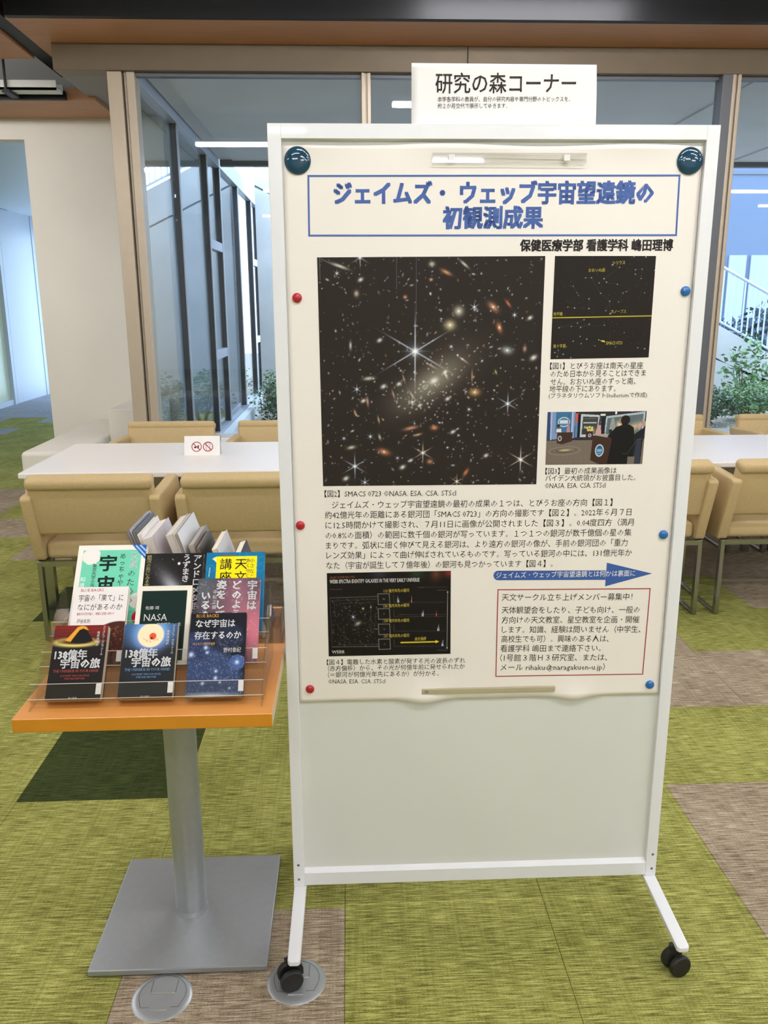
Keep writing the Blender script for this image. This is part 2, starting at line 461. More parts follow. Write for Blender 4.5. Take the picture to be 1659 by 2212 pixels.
struct('ceiling', box(-5.6, -1.42, 7.14, 14.75, 2.84, 3.0), M_CWALL, 'pale corridor ceiling beyond the opening', 'ceiling')
w5 = thing('window_5', 'unseen window added in the end wall to bring daylight into the corridor', 'window'); w5['kind'] = 'structure'  # added out of view so daylight brightens the corridor
box(-4.95, -3.7, 14.66, 14.67, 0, 2.6).build('pane', M_GLASS, w5)
MB().box(-4.3, -4.25, 14.64, 14.70, 0, 2.6).build('frame', M_FRAME, w5)
dr = thing('door_1', 'frosted yellowish glass door leaf at the far left of the corridor', 'door'); dr['kind'] = 'structure'
box(-5.15, -5.12, 7.2, 12.82, .07, 2.84).build('pane', mat('frosted_yellow_glass', (196, 200, 168), .3), dr)
MB().box(-5.16, -5.06, 12.80, 12.9, 0, 2.84).box(-5.16, -5.08, 7.2, 12.80, 0, .08).build('frame', M_CWALL, dr)
box(-5.12, -5.105, 12.55, 12.62, .95, 1.15, bev=.004).build('handle', M_STEEL, dr)
# low cream block and taller box by the window
lcb = box(-2.13, -1.75, 5.36, 6.99, 0, .545, bev=.03, seg=4).build('low_cream_block', M_CREAM, None, True); tag(lcb, 'low cream partition block between the white table and the cream wall', 'partition')
tag(box(-1.745, -1.50, 6.05, 6.98, 0, .73, bev=.006).build('cream_box', M_CREAM), 'taller cream box at the foot of the corner post, right of the low cream block', 'box')

# ---- service slot fittings, upper left
sv = thing('cable_tray', 'pale cable tray hung on black rods above the ceiling slot', 'cable tray')
MB().box(-5.2, -1.95, 6.20, 6.34, 2.87, 2.885).box(-5.2, -1.95, 6.20, 6.212, 2.87, 2.93).box(-5.2, -1.95, 6.33, 6.34, 2.87, 2.93).build('tray', mat('galvanised', (214, 216, 208), .5), sv)
for x in (-4.4, -3.5, -2.62, -2.28):
    MB().tube((x, 6.19, 2.86), (x, 6.19, 3.54), .010, 8).box(x - .025, x + .025, 6.18, 6.36, 2.85, 2.868).build('hanger_rod', M_RUBBER, sv)

# ---- ceiling lights (rows 1.83 m apart)
lt0 = None


def light(x, y, z=3.10, L=1.22, label='long white tube light on the ceiling', group='ceiling tube lights of the reading room'):
    global lt0
    if lt0 is None:
        lt0 = thing('ceiling_light', label, 'ceiling light', (x, y, z), 0, group)
        box(-.63, .63, -.04, .04, .012, .05, bev=.005).build('housing', M_ENAMEL, lt0)
        MB().box(-.61, .61, -.03, .03, -.03, .011, bev=.012, seg=3).build('diffuser', M_LAMP, lt0)
        for q in (-.4, .4): MB().tube((q, 0, .05), (q, 0, .26), .006, 8).build('hanger', M_STEEL, lt0)
        return lt0
    o = copy_tree(lt0); o.location = (x, y, z); o['label'] = label; o['group'] = group; return o


for y, xs in ((3.96, (-3.05, 1.0, 6.2)), (2.12, (-3.7, -.97, 2.4, 5.3)), (.36, (-3.03, 0.4, 1.75, 3.6)), (-1.6, (-.63, 2.6, 5.8)), (-3.5, (-4.02, .8, 4.2, 7.8)), (-5.2, (-1.0, 2.6, )), (-7.0, (1.0, 5.0))):  # some lamps, leftmost by the window included, are unseen and added for brightness
    for x in xs: light(x, y)
light(-3.4, 5.62, 2.90, label='unseen tube light added over the passage to brighten the wall and tables', group='added fill light')  # added unseen lamp that lifts the cream wall and white tables
sl = light(1.06, 4.93, 3.14, label='tube light in the dark ceiling recess just above the view', group='recess light')

# ================================================================ COURTYARD
struct('floor', box(-1.41, 16, 5.96, 26, -.12, 0), mat('brown_gravel_soil', (150, 142, 130), .95, noise=.35, nscale=14, bump=1., bscale=60), 'brown gravel soil of the courtyard outside the window', 'ground')
soff = struct('ceiling', box(-1.30, 9.5, 5.86, 9.25, 2.90, 3.0), mat('outdoor_soffit', (206, 206, 210), .8, noise=.04, nscale=2), 'grey outdoor soffit above the courtyard windows', 'ceiling')
for a in (-.55, .75, 2.05, 3.35, 4.65, 5.95): box(a - .62, a + .62, 5.88, 9.2, 2.888, 2.90).build('soffit_panel', mat('outdoor_soffit'), soff)
box(-1.30, 9, 9.18, 9.26, 2.84, 3.0).build('edge_trim', M_DARKFR, soff)
# wing facade
XF = -1.335
M_MULL = mat('shaded_mullion', (58, 60, 68), .4, metal=.3)  # dark tone puts the shade of the room-facing side into the colour
wf = thing('window_4', 'long glass facade of the side wing seen through the left window', 'window'); wf['kind'] = 'structure'
ys = [5.86, 7.1, 8.5, 9.3, 10.75, 12.15, 13.0, 13.75, 14.7]
for k, (a, b) in enumerate(zip(ys, ys[1:])):
    box(XF - .035, XF - .025, a + .03, b - .03, .2, 2.84).build('pane', M_FGLASS, wf)
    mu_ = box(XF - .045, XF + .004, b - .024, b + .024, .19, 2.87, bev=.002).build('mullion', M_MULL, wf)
    box(XF + .004, XF + .012, b - .026, b + .026, .19, 2.87).build('lit_mullion_face', M_FRAME, mu_)  # pale strip paints the sky-lit outer face of the mullion
    if k in (2, 5):
        for z in (2.04, .96): box(XF - .06, XF + .008, a + .028, b - .028, z - .045, z + .045, bev=.003).build('transom', M_FRAME, wf)
        box(XF - .05, XF + .004, a + .028, a + .06, .2, 2.84).build('sash', M_FRAME, wf)
MB().box(XF - .06, XF + .02, 5.86, 14.7, 2.835, 3.02, bev=.003).box(XF - .06, XF + .02, 5.86, 14.7, .17, .205, bev=.003).build('rail', M_FRAME, wf)
struct('trim_6', box(-1.42, XF + .10, 5.96, 14.75, 0, .17, bev=.004), mat('white_concrete_kerb', (214, 216, 220), .8, noise=.04, nscale=5), 'pale concrete kerb under the side wing glass', 'kerb')
# stair wall in board-marked concrete
sw = thing('concrete_stair_wall', 'grey concrete wall of an outdoor stair behind the shrubs', 'stair')
YS = 11.5
prof = [(-1.2, 3.4), (1.5, 2.10), (3.09, 2.10), (5.1, 1.15), (7.9, -.30)]


def band(p, d0, d1):
    return [(x, z - d0) for x, z in p] + [(x, z - d1) for x, z in p[::-1]]


MB().prism(band(prof, 0, .44), 'y', YS, YS + .2).build('concrete_panel', M_CONC, sw)
MB().prism([(x, max(z - .465, -.02)) for x, z in prof[:-1]] + [(7.0, -.02), (-1.2, -.02)], 'y', YS, YS + .2).build('concrete_panel', M_CONC, sw)
MB().prism(band(prof, .43, .47), 'y', YS + .02, YS + .15).build('joint', M_DARKFR, sw)
for x, z in ((5.6, .62), (6.4, .2), (6.9, .02), (5.0, .85)): MB().tube((x, YS - .002, z), (x, YS + .01, z), .02, 10).build('tie_hole', M_DARKFR, sw)
rl = thing('stair_railing', 'pale steel railing on top of the concrete stair wall', 'railing')
RM = mat('pale_steel_railing', (186, 198, 218), .5)


def strip(mb, p, dz, t=.02):
    for (xa, za), (xb, zb) in zip(p, p[1:]): mb.tube((xa, YS + .08, za + dz), (xb, YS + .08, zb + dz), t, 8)
    return mb


strip(MB(), prof, .78, .022).build('handrail', RM, rl)
strip(MB(), prof, .07, .015).build('bottom_rail', RM, rl)
bal = None
for k in range(0, 115):
    x = -1.1 + k * .078
    for (xa, za), (xb, zb) in zip(prof, prof[1:]):
        if xa <= x < xb: z = za + (zb - za) * (x - xa) / (xb - xa)
    if z + .8 < .1: continue
    if bal is None:
        bal = MB().box(-.008, .008, -.008, .008, .06, .78).build('baluster', RM, rl); bal.location = (x, YS + .08, z)
    else:
        o = bal.copy(); C.objects.link(o); o.location = (x, YS + .08, z)
# far buildings
fb = thing('pale_blue_building', 'pale blue building wall beyond the courtyard stair at right', 'building')
box(2.6, 15.5, 18, 18.6, 0, 9).build('wall', mat('pale_blue_wall', (88, 102, 126), .7, noise=.03, nscale=.6), fb)
M_CURT = mat('pale_curtain', (150, 162, 186), .8, noise=.06, nscale=10, stretch=(3, 1, .1))
for a, b in ((8.05, 8.42), (8.52, 9.6), (6.9, 7.9)): box(a, b, 17.96, 18, .9, 2.42).build('window', M_CURT, fb)
MB().box(2.6, 15.5, 17.97, 18, 4.02, 4.05).box(2.6, 15.5, 17.97, 18, 5.32, 5.35).build('joint', M_DARKFR, fb)
nb = thing('white_building', 'bright white building end beyond the side wing glass', 'building')
box(-1.9, -1.05, 16.5, 17.2, 0, 3.9).build('wall', mat('bluish_white_wall', (236, 240, 248), .7), nb)
MB().box(-1.62, -1.57, 16.42, 16.5, 0, 3.9).box(-1.30, -1.27, 16.42, 16.5, 0, 3.9).build('downpipe', mat('grey_pipe', (150, 158, 176), .5), nb)
hb = thing('far_hedge_bank', 'dark planted bank behind the stair railing', 'hedge')


# ---- shrubs
def leaf_ball(name, m, parent, cx, cy, cz, rx, ry, rz, n, ls, up=0.):
    v = []; f = []
    for k in range(n):
        while True:
            p = Vector((R.uniform(-1, 1), R.uniform(-1, 1), R.uniform(-1, 1)))
            if .25 < p.length < 1: break
        p *= (1 + .18 * math.sin(5 * p.x + 3 * p.z + cx * 7))
        q = Vector((cx + p.x * rx, cy + p.y * ry, max(.02, cz + p.z * rz)))
        a = Vector((R.gauss(0, 1), R.gauss(0, 1), R.gauss(up, .6))).normalized(); b = a.cross(Vector((R.gauss(0, 1), R.gauss(0, 1), R.gauss(0, 1)))).normalized()
        s = ls * R.uniform(.6, 1.3); i = len(v)
        v += [q, q + a * s * .5 + b * s * .22, q + a * s, q + a * s * .5 - b * s * .22]; f.append((i, i + 1, i + 2, i + 3))
    me = bpy.data.meshes.new(name); me.from_pydata([tuple(x) for x in v], [], f); me.materials.append(m)
    return link(name, me, parent)


LG = mat('dark_green_leaf', (66, 94, 66), .5, noise=.5, nscale=9); LG2 = mat('fresh_green_leaf', (100, 134, 86), .5, noise=.4, nscale=9); LY = mat('yellowish_leaf', (166, 160, 104), .6, noise=.3, nscale=9)
BR = mat('shrub_branch', (96, 84, 70), .8)
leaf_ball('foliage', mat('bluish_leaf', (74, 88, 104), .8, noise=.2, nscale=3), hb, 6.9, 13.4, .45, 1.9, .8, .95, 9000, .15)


def shrub(x, y, h, r, m, label, n=2800, ls=.05):
    t = thing('shrub', label, 'shrub', (0, 0, 0), 0, None)
    leaf_ball('foliage', m, t, x, y, h * .58, r, r * .8, h * .46, n, ls)
    s = MB()
    for k in range(7):
        a = R.uniform(0, 2 * PI); s.tube((x + .04 * math.cos(a), y + .04 * math.sin(a), 0), (x + r * .6 * math.cos(a), y + r * .5 * math.sin(a), h * .6), .012, 6, .005)
    s.build('branch', BR, t); return t


shrub(4.30, 9.95, .44, .42, LG, 'dark leafy shrub directly right of the champagne mullion')
shrub(5.05, 10.3, .46, .40, LG2, 'mid green shrub below the stair joint, second from the mullion', 3000, .05)
shrub(5.85, 10.2, .44, .38, LG, 'dark leafy shrub in line with the third tan chair back', 3000, .05)
shrub(4.45, 11.0, .80, .28, LY, 'yellowish shrub against the concrete wall beside the mullion', 500)
shrub(5.3, 10.98, 1.0, .30, LG2, 'tall wispy green plant rising in front of the concrete wall', 420, .09)
shrub(6.7, 10.4, .5, .42, LG, 'dark shrub furthest right below the stair railing', 1200)
shrub(-.62, 9.3, .60, .42, LG, 'dark shrub beside the kerb left of the whiteboard', 1800)
shrub(-.85, 10.6, .62, .36, LG2, 'green shrub along the kerb, further back than the dark one', 1300)
shrub(-.1, 10.2, .75, .5, LG, 'dense shrub mostly behind the left edge of the whiteboard', 1500)
shrub(-.9, 12.6, .7, .35, LG, 'small far shrub at the end of the kerb', 700)
lit = []; lf = []
for k in range(2600):
    x, y = R.uniform(-1.1, 7), R.uniform(7.6, 11.3); s = R.uniform(.01, .035); a = R.uniform(0, PI); i = len(lit)
    lit += [(x, y, .004), (x + s * math.cos(a), y + s * math.sin(a), .012), (x + s * math.cos(a + 1.2), y + s * math.sin(a + 1.2), .02)]; lf.append((i, i + 1, i + 2))
me = bpy.data.meshes.new('leaf_litter'); me.from_pydata(lit, [], lf); me.materials.append(mat('pale_litter', (206, 200, 186), .9, noise=.3, nscale=20))
tag(link('leaf_litter', me), 'pale dry leaf litter on the courtyard soil', 'leaf litter', kind='stuff')

# ================================================================ TABLES AND CHAIRS


def white_table(x0, x1, y0, y1, label):
    t = thing('white_table', label, 'table', ((x0 + x1) / 2, (y0 + y1) / 2, 0), 0, None)
    hx, hy = (x1 - x0) / 2, (y1 - y0) / 2
    box(-hx, hx, -hy, hy, .672, .70, bev=.006, seg=2).build('tabletop', M_WHITE, t)
    for sx in (-1, 1):
        for sy in (-1, 1): box(sx * (hx - .08) - .02, sx * (hx - .08) + .02, sy * (hy - .07) - .02, sy * (hy - .07) + .02, 0, .672).build('leg', M_CHROME, t)
    MB().box(-hx + .08, hx - .08, -hy + .06, -hy + .08, .62, .672).box(-hx + .08, hx - .08, hy - .08, hy - .06, .62, .672).build('apron', M_CHROME, t)
    return t


white_table(-1.56, .44, 3.87, 4.72, 'long white table on the left, behind the orange table, with a folded sign')
white_table(.445, 2.455, 3.94, 4.79, 'long white table right of and behind the whiteboard')
white_table(2.46, 4.46, 3.94, 4.79, 'third white table at the extreme right edge')


def make_chair():
    t = thing('armchair', '', 'chair')
    MB().box(-.245, .245, -.17, .27, .375, .455, bev=.022, seg=3).build('seat', M_FAB, t, True)
    a = math.atan2(.075, .26)
    Mx = Matrix.Translation((0, -.185, .505)) @ Matrix.Rotation(a, 4, 'X')
    MB().box(-.262, .262, -.032, .03, 0, .262, bev=.016, seg=3, M=Mx).build('backrest', M_FAB, t, True)
    MB().box(-.264, .264, -.045, .034, .222, .272, bev=.019, seg=3, M=Mx).build('top_roll', M_FAB, t, True)
    for s in (-1, 1):
        x = s * .268
        p = [(-.185, .375), (-.288, .672), (-.27, .685), (.09, .703), (.12, .69), (.275, .44), (.275, .375)]
        MB().prism(p, 'x', x - .024, x + .024, bev=.010, seg=3).build('armrest', M_FAB, t, True)
    for s in (-1, 1):
        for y in (-.185, .25): MB().box(s * .268 - .010, s * .268 + .010, y - .015, y + .015, .004, .375, bev=.002).build('leg', M_CHROME, t)
        MB().box(s * .268 - .010, s * .268 + .010, -.17, .235, 0, .014, bev=.002).build('runner', M_CHROME, t)
    MB().box(-.258, .258, -.20, -.18, .352, .375).box(-.258, .258, .245, .265, .352, .375).box(-.278, -.258, -.18, .245, .352, .375).box(.258, .278, -.18, .245, .352, .375).build('seat_frame', M_CHROME, t)
    return t


ch = make_chair()
for k, (x, y, rz, lab) in enumerate((
        (-1.10, 3.72, 0, 'tan armchair with its back to us at the left end of the left white table'),
        (-.455, 3.72, 0, 'tan armchair with its back to us, partly hidden by the left edge of the whiteboard'),
        (1.375, 3.89, 0, 'tan armchair with its back to us just right of the whiteboard'),
        (2.02, 3.89, 0, 'tan armchair with its back to us at the right edge of the view'),
        (-1.095, 4.86, PI, 'tan armchair on the far side of the left table, behind the folded sign'),
        (-.425, 4.86, PI, 'tan armchair on the far side of the left table beside the whiteboard edge'),
        (1.985, 4.94, PI, 'tan armchair on the far side, peeking out right of the whiteboard'),
        (2.735, 4.94, PI, 'tan armchair on the far side at the right edge by the window'))):
    o = ch if k == 0 else copy_tree(ch)
    o.location = (x, y, 0); o.rotation_euler = (0, 0, rz); o['label'] = lab; o['group'] = 'tan upholstered armchairs around the white tables'

# folded sign
sg = thing('folded_table_sign', 'small folded white card sign with two red prohibition symbols on the white table', 'sign', (-.775, 4.30, .70))
MB().prism([(0, 0), (.0015, 0), (.032, .094), (.062, 0), (.0635, 0), (.0327, .0965)], 'x', -.092, .092).build('card', M_SHEET, sg)
a_s = math.atan2(.032, .096)


def sfn(a, b): return (a, -.0008 + b * math.sin(a_s), b * math.cos(a_s))


ink = Ink(sfn)
for cx in (-.028, .031):
    n = 28
    for k in range(n):
        p = [(cx + r * math.cos(t), .045 + r * math.sin(t)) for r, t in ((.0265, 2 * PI * k / n), (.0265, 2 * PI * (k + 1) / n), (.0225, 2 * PI * (k + 1) / n), (.0225, 2 * PI * k / n))]
        ink.poly(p)
    d = .0175; e = .0016
    ink.poly([(cx - d - e, .045 + d - e), (cx - d + e, .045 + d + e), (cx + d + e, .045 - d + e), (cx + d - e, .045 - d - e)])
ink.build('prohibition_symbol', mat('red_ink', (170, 36, 40), .6), sg)
ink = Ink(lambda a, b: Vector(sfn(a, b)) + Vector((0, -.0002, 0)) * -1)
ink.poly([(-.041, .037), (-.03, .037), (-.03, .046), (-.041, .046)]); ink.poly([(-.024, .036), (-.017, .034), (-.0155, .054), (-.018, .056), (-.0195, .049), (-.022, .054), (-.024, .046)])
ink.frame([(.021, .026), (.041, .026), (.041, .066), (.021, .066)], .0015)
ink.build('pictogram', M_BLACKINK, sg)

# ================================================================ MOBILE WHITEBOARD
XL, XR = -.153, .740
wb = thing('mobile_whiteboard', 'tall white mobile display board on feet with casters', 'whiteboard', (0, 0, 0))
box(XL + .02, XR - .02, 1.757, 1.767, .10, 1.79).build('panel', M_BOARD, wb)
for x0 in (XL, XR - .0265):
    pst = box(x0, x0 + .0265, 1.744, 1.778, .086, 1.803, bev=.0012).build('side_post', M_ENAMEL, wb)
    xs_ = x0 + (.0125 if x0 < 0 else .0155)
    for z in (.106, .146):
        MB().lathe([(0, .0012), (.0024, .001), (.0034, .0)], 14, Matrix.Translation((xs_, 1.7438, z)) @ Matrix.Rotation(PI / 2, 4, 'X')).build('screw', mat('zinc_screw', (130, 122, 104), .4, metal=.8), pst, True)
MB().prism([(1.744, 1.776), (1.744, 1.8028), (1.778, 1.8028), (1.778, 1.776), (1.757, 1.772)], 'x', XL + .0266, XR - .0267).build('top_rail', M_ENAMEL, wb)
MB().prism([(1.7445, .089), (1.7445, .122), (1.757, .130), (1.778, .130), (1.778, .089)], 'x', XL + .0266, XR - .0267).build('bottom_rail', M_ENAMEL, wb)
for x0, dx in ((XL + .0015, -.001), (XR - .0285, -.008)):
    ft = MB()
    ft.prism([(x0 + dx, 1.512), (x0 + dx + .005, 1.506), (x0 + dx + .023, 1.506), (x0 + dx + .028, 1.512), (x0 + .029, 1.76), (x0 + dx + .028, 2.008), (x0 + dx + .023, 2.014), (x0 + dx + .005, 2.014), (x0 + dx, 2.008), (x0 - .001, 1.76)], 'z', .073, .0855, bev=.002)
    ft.build('foot', M_ENAMEL, wb)
    for yc, sgn, rot in ((1.535, 1, -1.3 if x0 > 0 else 1.9), (1.985, -1, .3)):
        xc = x0 + dx + .014
        cst = MB(); Mc = Matrix.Translation((xc, yc, 0)) @ Matrix.Rotation(rot, 4, 'Z') @ Matrix.Translation((0, -.003 if rot < 0 else .012, .0255))
        cst.prism([(-.018, .0), (-.020, .012), (-.012, .024), (.004, .030), (.012, .046), (-.004, .048), (-.02, .036), (-.029, .018), (-.029, .002)], 'x', -.006, .006)
        cst.tube((0, -.012, .028), (0, -.012, .0475), .0085, 14)
        for v in cst.bm.verts: v.co = Mc @ v.co
        cs = cst.build('caster', M_RUBBER, wb, True)
        for sx in (-1, 1):
            whl = MB(); whl.lathe([(0, .0075), (.012, .0085), (.0235, .0065), (.0255, .0035), (.0255, -.0045), (.022, -.0075), (0, -.0075)], 26, Mc @ Matrix.Translation((sx * .0155, 0, 0)) @ Matrix.Rotation(PI / 2 * sx, 4, 'Y'))
            whl.build('wheel', M_RUBBER, cs, True)

# ---- poster
YP = 1.7562
PX0, PX1, PZ0, PZ1 = -.1245, .7125, .572, 1.7685


def ripple(x, z):
    """forward lift of the paper (m)"""
    u = (x - PX0) / (PX1 - PX0)
    t = max(0, 1 - (PZ1 - z) / .05); b = max(0, 1 - (z - PZ0) / .075)
    w = .0006
    w += t * t * .006 * (.5 + .5 * math.sin(u * 15.5 + 1.2)) * (0 if u < .05 or u > .96 else 1)
    w += b * b * .010 * (math.exp(-((u - .34) / .05) ** 2) + .9 * math.exp(-((u - .76) / .05) ** 2) + .18)
    w += .0012 * math.sin(u * 9 + z * 6) * math.sin(z * 11 + 1) * .5 + .0007
    return w


poster = thing('science_poster', 'large paper poster about a space telescope pinned to the white board', 'poster', (0, 0, 0))
nx, nz = 90, 120; vs = []; fs = []
for b in range(nz + 1):
    for a in range(nx + 1):
        u, v = a / nx, b / nz; x = PX0 + u * (PX1 - PX0); z = PZ0 + v * (PZ1 - PZ0)
        if b == nz: z -= .004 * (.5 + .5 * math.sin(u * 13))
        if b == 0: z -= .004 * (math.exp(-((u - .34) / .05) ** 2) + math.exp(-((u - .76) / .05) ** 2))
        vs.append((x, YP - ripple(x, z), z))
for b in range(nz):
    for a in range(nx): i = b * (nx + 1) + a; fs.append((i, i + 1, i + nx + 2, i + nx + 1))
me = bpy.data.meshes.new('paper'); me.from_pydata(vs, [], fs); me.materials.append(M_PAPER); me.shade_smooth()
pp = link('paper', me, poster); sol = pp.modifiers.new('s', 'SOLIDIFY'); sol.thickness = .0002; sol.offset = -1


def bp(x, y):
    p = at(x, y, YP - .0015); return (p.x, p.z)


def pfn(lift): return lambda a, b: (a, YP - ripple(a, b) - lift, b)


PXM = 1 / 1790.18 * 1.70      # metres per photo pixel on the board, about


def lines(name, rows, m, parent=None, lift=.0005, offset=0):
    k = Ink(pfn(lift))
    for s, x0, x1, ya, yb, em in rows: k.line(s, bp(x0, ya), bp(x1, yb), em * PXM * (1.04 + (ya - 300) * .00016), offset)
    return k.build(name, m, parent or poster)


INK_BLUE = mat('blue_ink', (66, 98, 168), .55)
fr = Ink(pfn(.0005)); fr.frame([bp(664, 378), bp(1470, 377), bp(1462, 510), bp(666, 511)], .0036); fr.build('title_frame', INK_BLUE, poster)
lines('title_lettering', [('ジェイムズ・ ウェッブ宇宙望遠鏡の', 722, 1411, 418, 416, 46), ('初観測成果', 958, 1172, 471, 470, 45)], INK_BLUE, offset=.038)
lines('author_lettering', [('保健医療学部 看護学科 嶋田理博', 1124, 1453, 530.5, 529.5, 24)], M_BLACKINK, offset=.034)
lines('caption_lettering', [('【図1】とびうお座は南天の星座', 1188, 1389, 791, 789.5, 15), ('のため日本から見ることはできま', 1189, 1395, 808, 805.5, 15), ('せん。おおいぬ座のずっと南、', 1189, 1373, 825, 823, 15),
      ('地平線の下にあります。', 1187, 1330, 840.5, 839, 15), ('(プラネタリウムソフトStelleriumで作成)', 1185, 1398, 855, 853, 11.5)], M_BLACKINK)
lines('caption_lettering', [('【図3】最初の成果画像は', 1178, 1332, 1018, 1016, 14.5), ('バイデン大統領がお披露目した。', 1178, 1373, 1033, 1031, 14.5), ('©NASA. ESA. CSA. STScI', 1177, 1308, 1049, 1047.5, 15)], M_BLACKINK)
lines('caption_lettering', [('【図2】SMACS 0723 ©NASA. ESA. CSA. STScI', 701, 985, 1067, 1064.5, 15.5)], M_BLACKINK)
lines('body_lettering', [
    ('ジェイムズ・ウェッブ宇宙望遠鏡の最初の成果の１つは、とびうお座の方向【図１】', 717, 1323, 1091, 1085, 16.5),
    ('約42億光年の距離にある銀河団「SMACS 0723」の方向の撮影です【図２】。2022年６月７日', 702, 1364, 1113, 1106, 16.5),
    ('に12.5時間かけて撮影され、７月11日に画像が公開されました【図３】。0.04度四方（満月', 703, 1369, 1135, 1128, 16.5),
    ('の0.8%の面積）の範囲に数千個の銀河が写っています。１つ１つの銀河が数千億個の星の集', 703, 1364, 1157, 1150, 16.5),
    ('まりです。弧状に細く伸びて見える銀河は、より遠方の銀河の像が、手前の銀河団の「重力', 704, 1356, 1179, 1172, 16.5),
    ('レンズ効果」によって曲げ伸ばされているものです。写っている銀河の中には、131億光年か', 705, 1365, 1200, 1194, 16.5),
    ('なた（宇宙が誕生して７億年後）の銀河も見つかっています【図４】。', 705, 1194, 1222, 1217, 16.5)], M_BLACKINK)
lines('caption_lettering', [('【図４】電離した水素と酸素が発する光の波長のずれ', 706, 1005, 1431, 1426, 13), ('（赤方偏移）から、その光が何億年前に発せられたか', 708, 1004, 1444.5, 1439, 13),
      ('（＝銀河が何億光年先にあるか）が分かる。', 708, 948, 1458, 1454, 13), ('©NASA. ESA. CSA. STScI', 709, 832, 1472, 1471, 13)], M_BLACKINK)
k = Ink(pfn(.0005)); c = [bp(1076 - 10 * math.sin(t), 1243 + 10.3 * math.cos(t)) for t in [PI * i / 8 for i in range(9)]]
k.poly(c[::-1] + [bp(1308, 1252.5), bp(1308.5, 1232)][::1]); k.poly([bp(1307, 1266.5), bp(1408.5, 1239), bp(1311, 1215.5)]); k.build('arrow', mat('arrow_blue', (54, 90, 160), .55), poster)
lines('arrow_lettering', [('ジェイムズ・ウェッブ宇宙望遠鏡とは何かは裏面に', 1072, 1372, 1242.5, 1238, 14)], M_WHITEINK, lift=.0008)
k = Ink(pfn(.0005)); k.frame([bp(1074.6, 1272.8), bp(1405.6, 1270.5), bp(1389, 1457), bp(1070, 1461.6)], .0022); k.build('notice_frame', mat('dark_red_ink', (160, 34, 42), .55), poster)
lines('notice_lettering', [('天文サークル立ち上げメンバー募集中！', 1084, 1366, 1290.5, 1289, 16.5), ('天体観望会をしたり、子ども向け、一般の', 1084, 1382, 1318, 1317, 16.5), ('方向けの天文教室、星空教室を企画・開催', 1084, 1381, 1339.5, 1338, 16.5),
      ('します。知識、経験は問いません（中学生、', 1084, 1384, 1360.5, 1359, 16.5), ('高校生でも可）。興味のある人は、', 1083, 1315, 1380.5, 1379.5, 16.5), ('看護学科 嶋田まで連絡下さい。', 1081, 1298, 1401, 1400, 16.5),
      ('（1号館３階Ｈ３研究室、または、', 1080, 1312, 1421, 1420, 16.5), ('メール rihaku@naragakuen-u.jp）', 1081, 1307, 1441.5, 1440.5, 16.5)], M_BLACKINK)


def quadfn(q, lift):
    """q: photo corners TL, TR, BL, BR on the board"""
    tl, tr, bl, br = [np.array(bp(*p)) for p in q]

    def fn(u, v):
        a = (tl * (1 - u) + tr * u) * v + (bl * (1 - u) + br * u) * (1 - v); return (a[0], YP - ripple(a[0], a[1]) - lift, a[1])
    return fn


rr = random.Random(5)
# deep field picture (488 x 494 photo pixels, drawn at .8)
cv = Cv(392, 396, (44, 38, 34)); k_ = 392 / 1578.0


def g(x, y): return ((x - 47) * k_, (y - 50) * k_)


cv.glow(*g(850, 890), 62, 26, (136, 134, 116), rot=-.6, k=.75); cv.glow(*g(620, 1040), 32, 26, (90, 92, 78), k=.18); cv.glow(*g(1000, 700), 60, 50, (80, 76, 64), k=.12)
tints = [(230, 236, 245), (205, 215, 220), (240, 232, 214), (222, 168, 118), (214, 190, 150), (200, 214, 232)]
for i in range(620):
    x, y = rr.uniform(1, 391), rr.uniform(1, 395); s = rr.choice((.55, .6, .7, .8, .9, 1.1, 1.4)); e = rr.choice((1, 1, 1, 1.5, 2.2)); cv.glow(x, y, s * e, s, rr.choice(tints), rot=rr.uniform(0, PI), k=rr.uniform(.35, .95))
for i in range(170):      # more of them towards the cluster
    x, y = rr.gauss(200, 62), rr.gauss(230, 58); s = rr.uniform(.7, 1.5); cv.glow(x, y, s * rr.uniform(1, 1.5), s, rr.choice(tints[:3]), rot=rr.uniform(0, PI), k=rr.uniform(.5, .95))
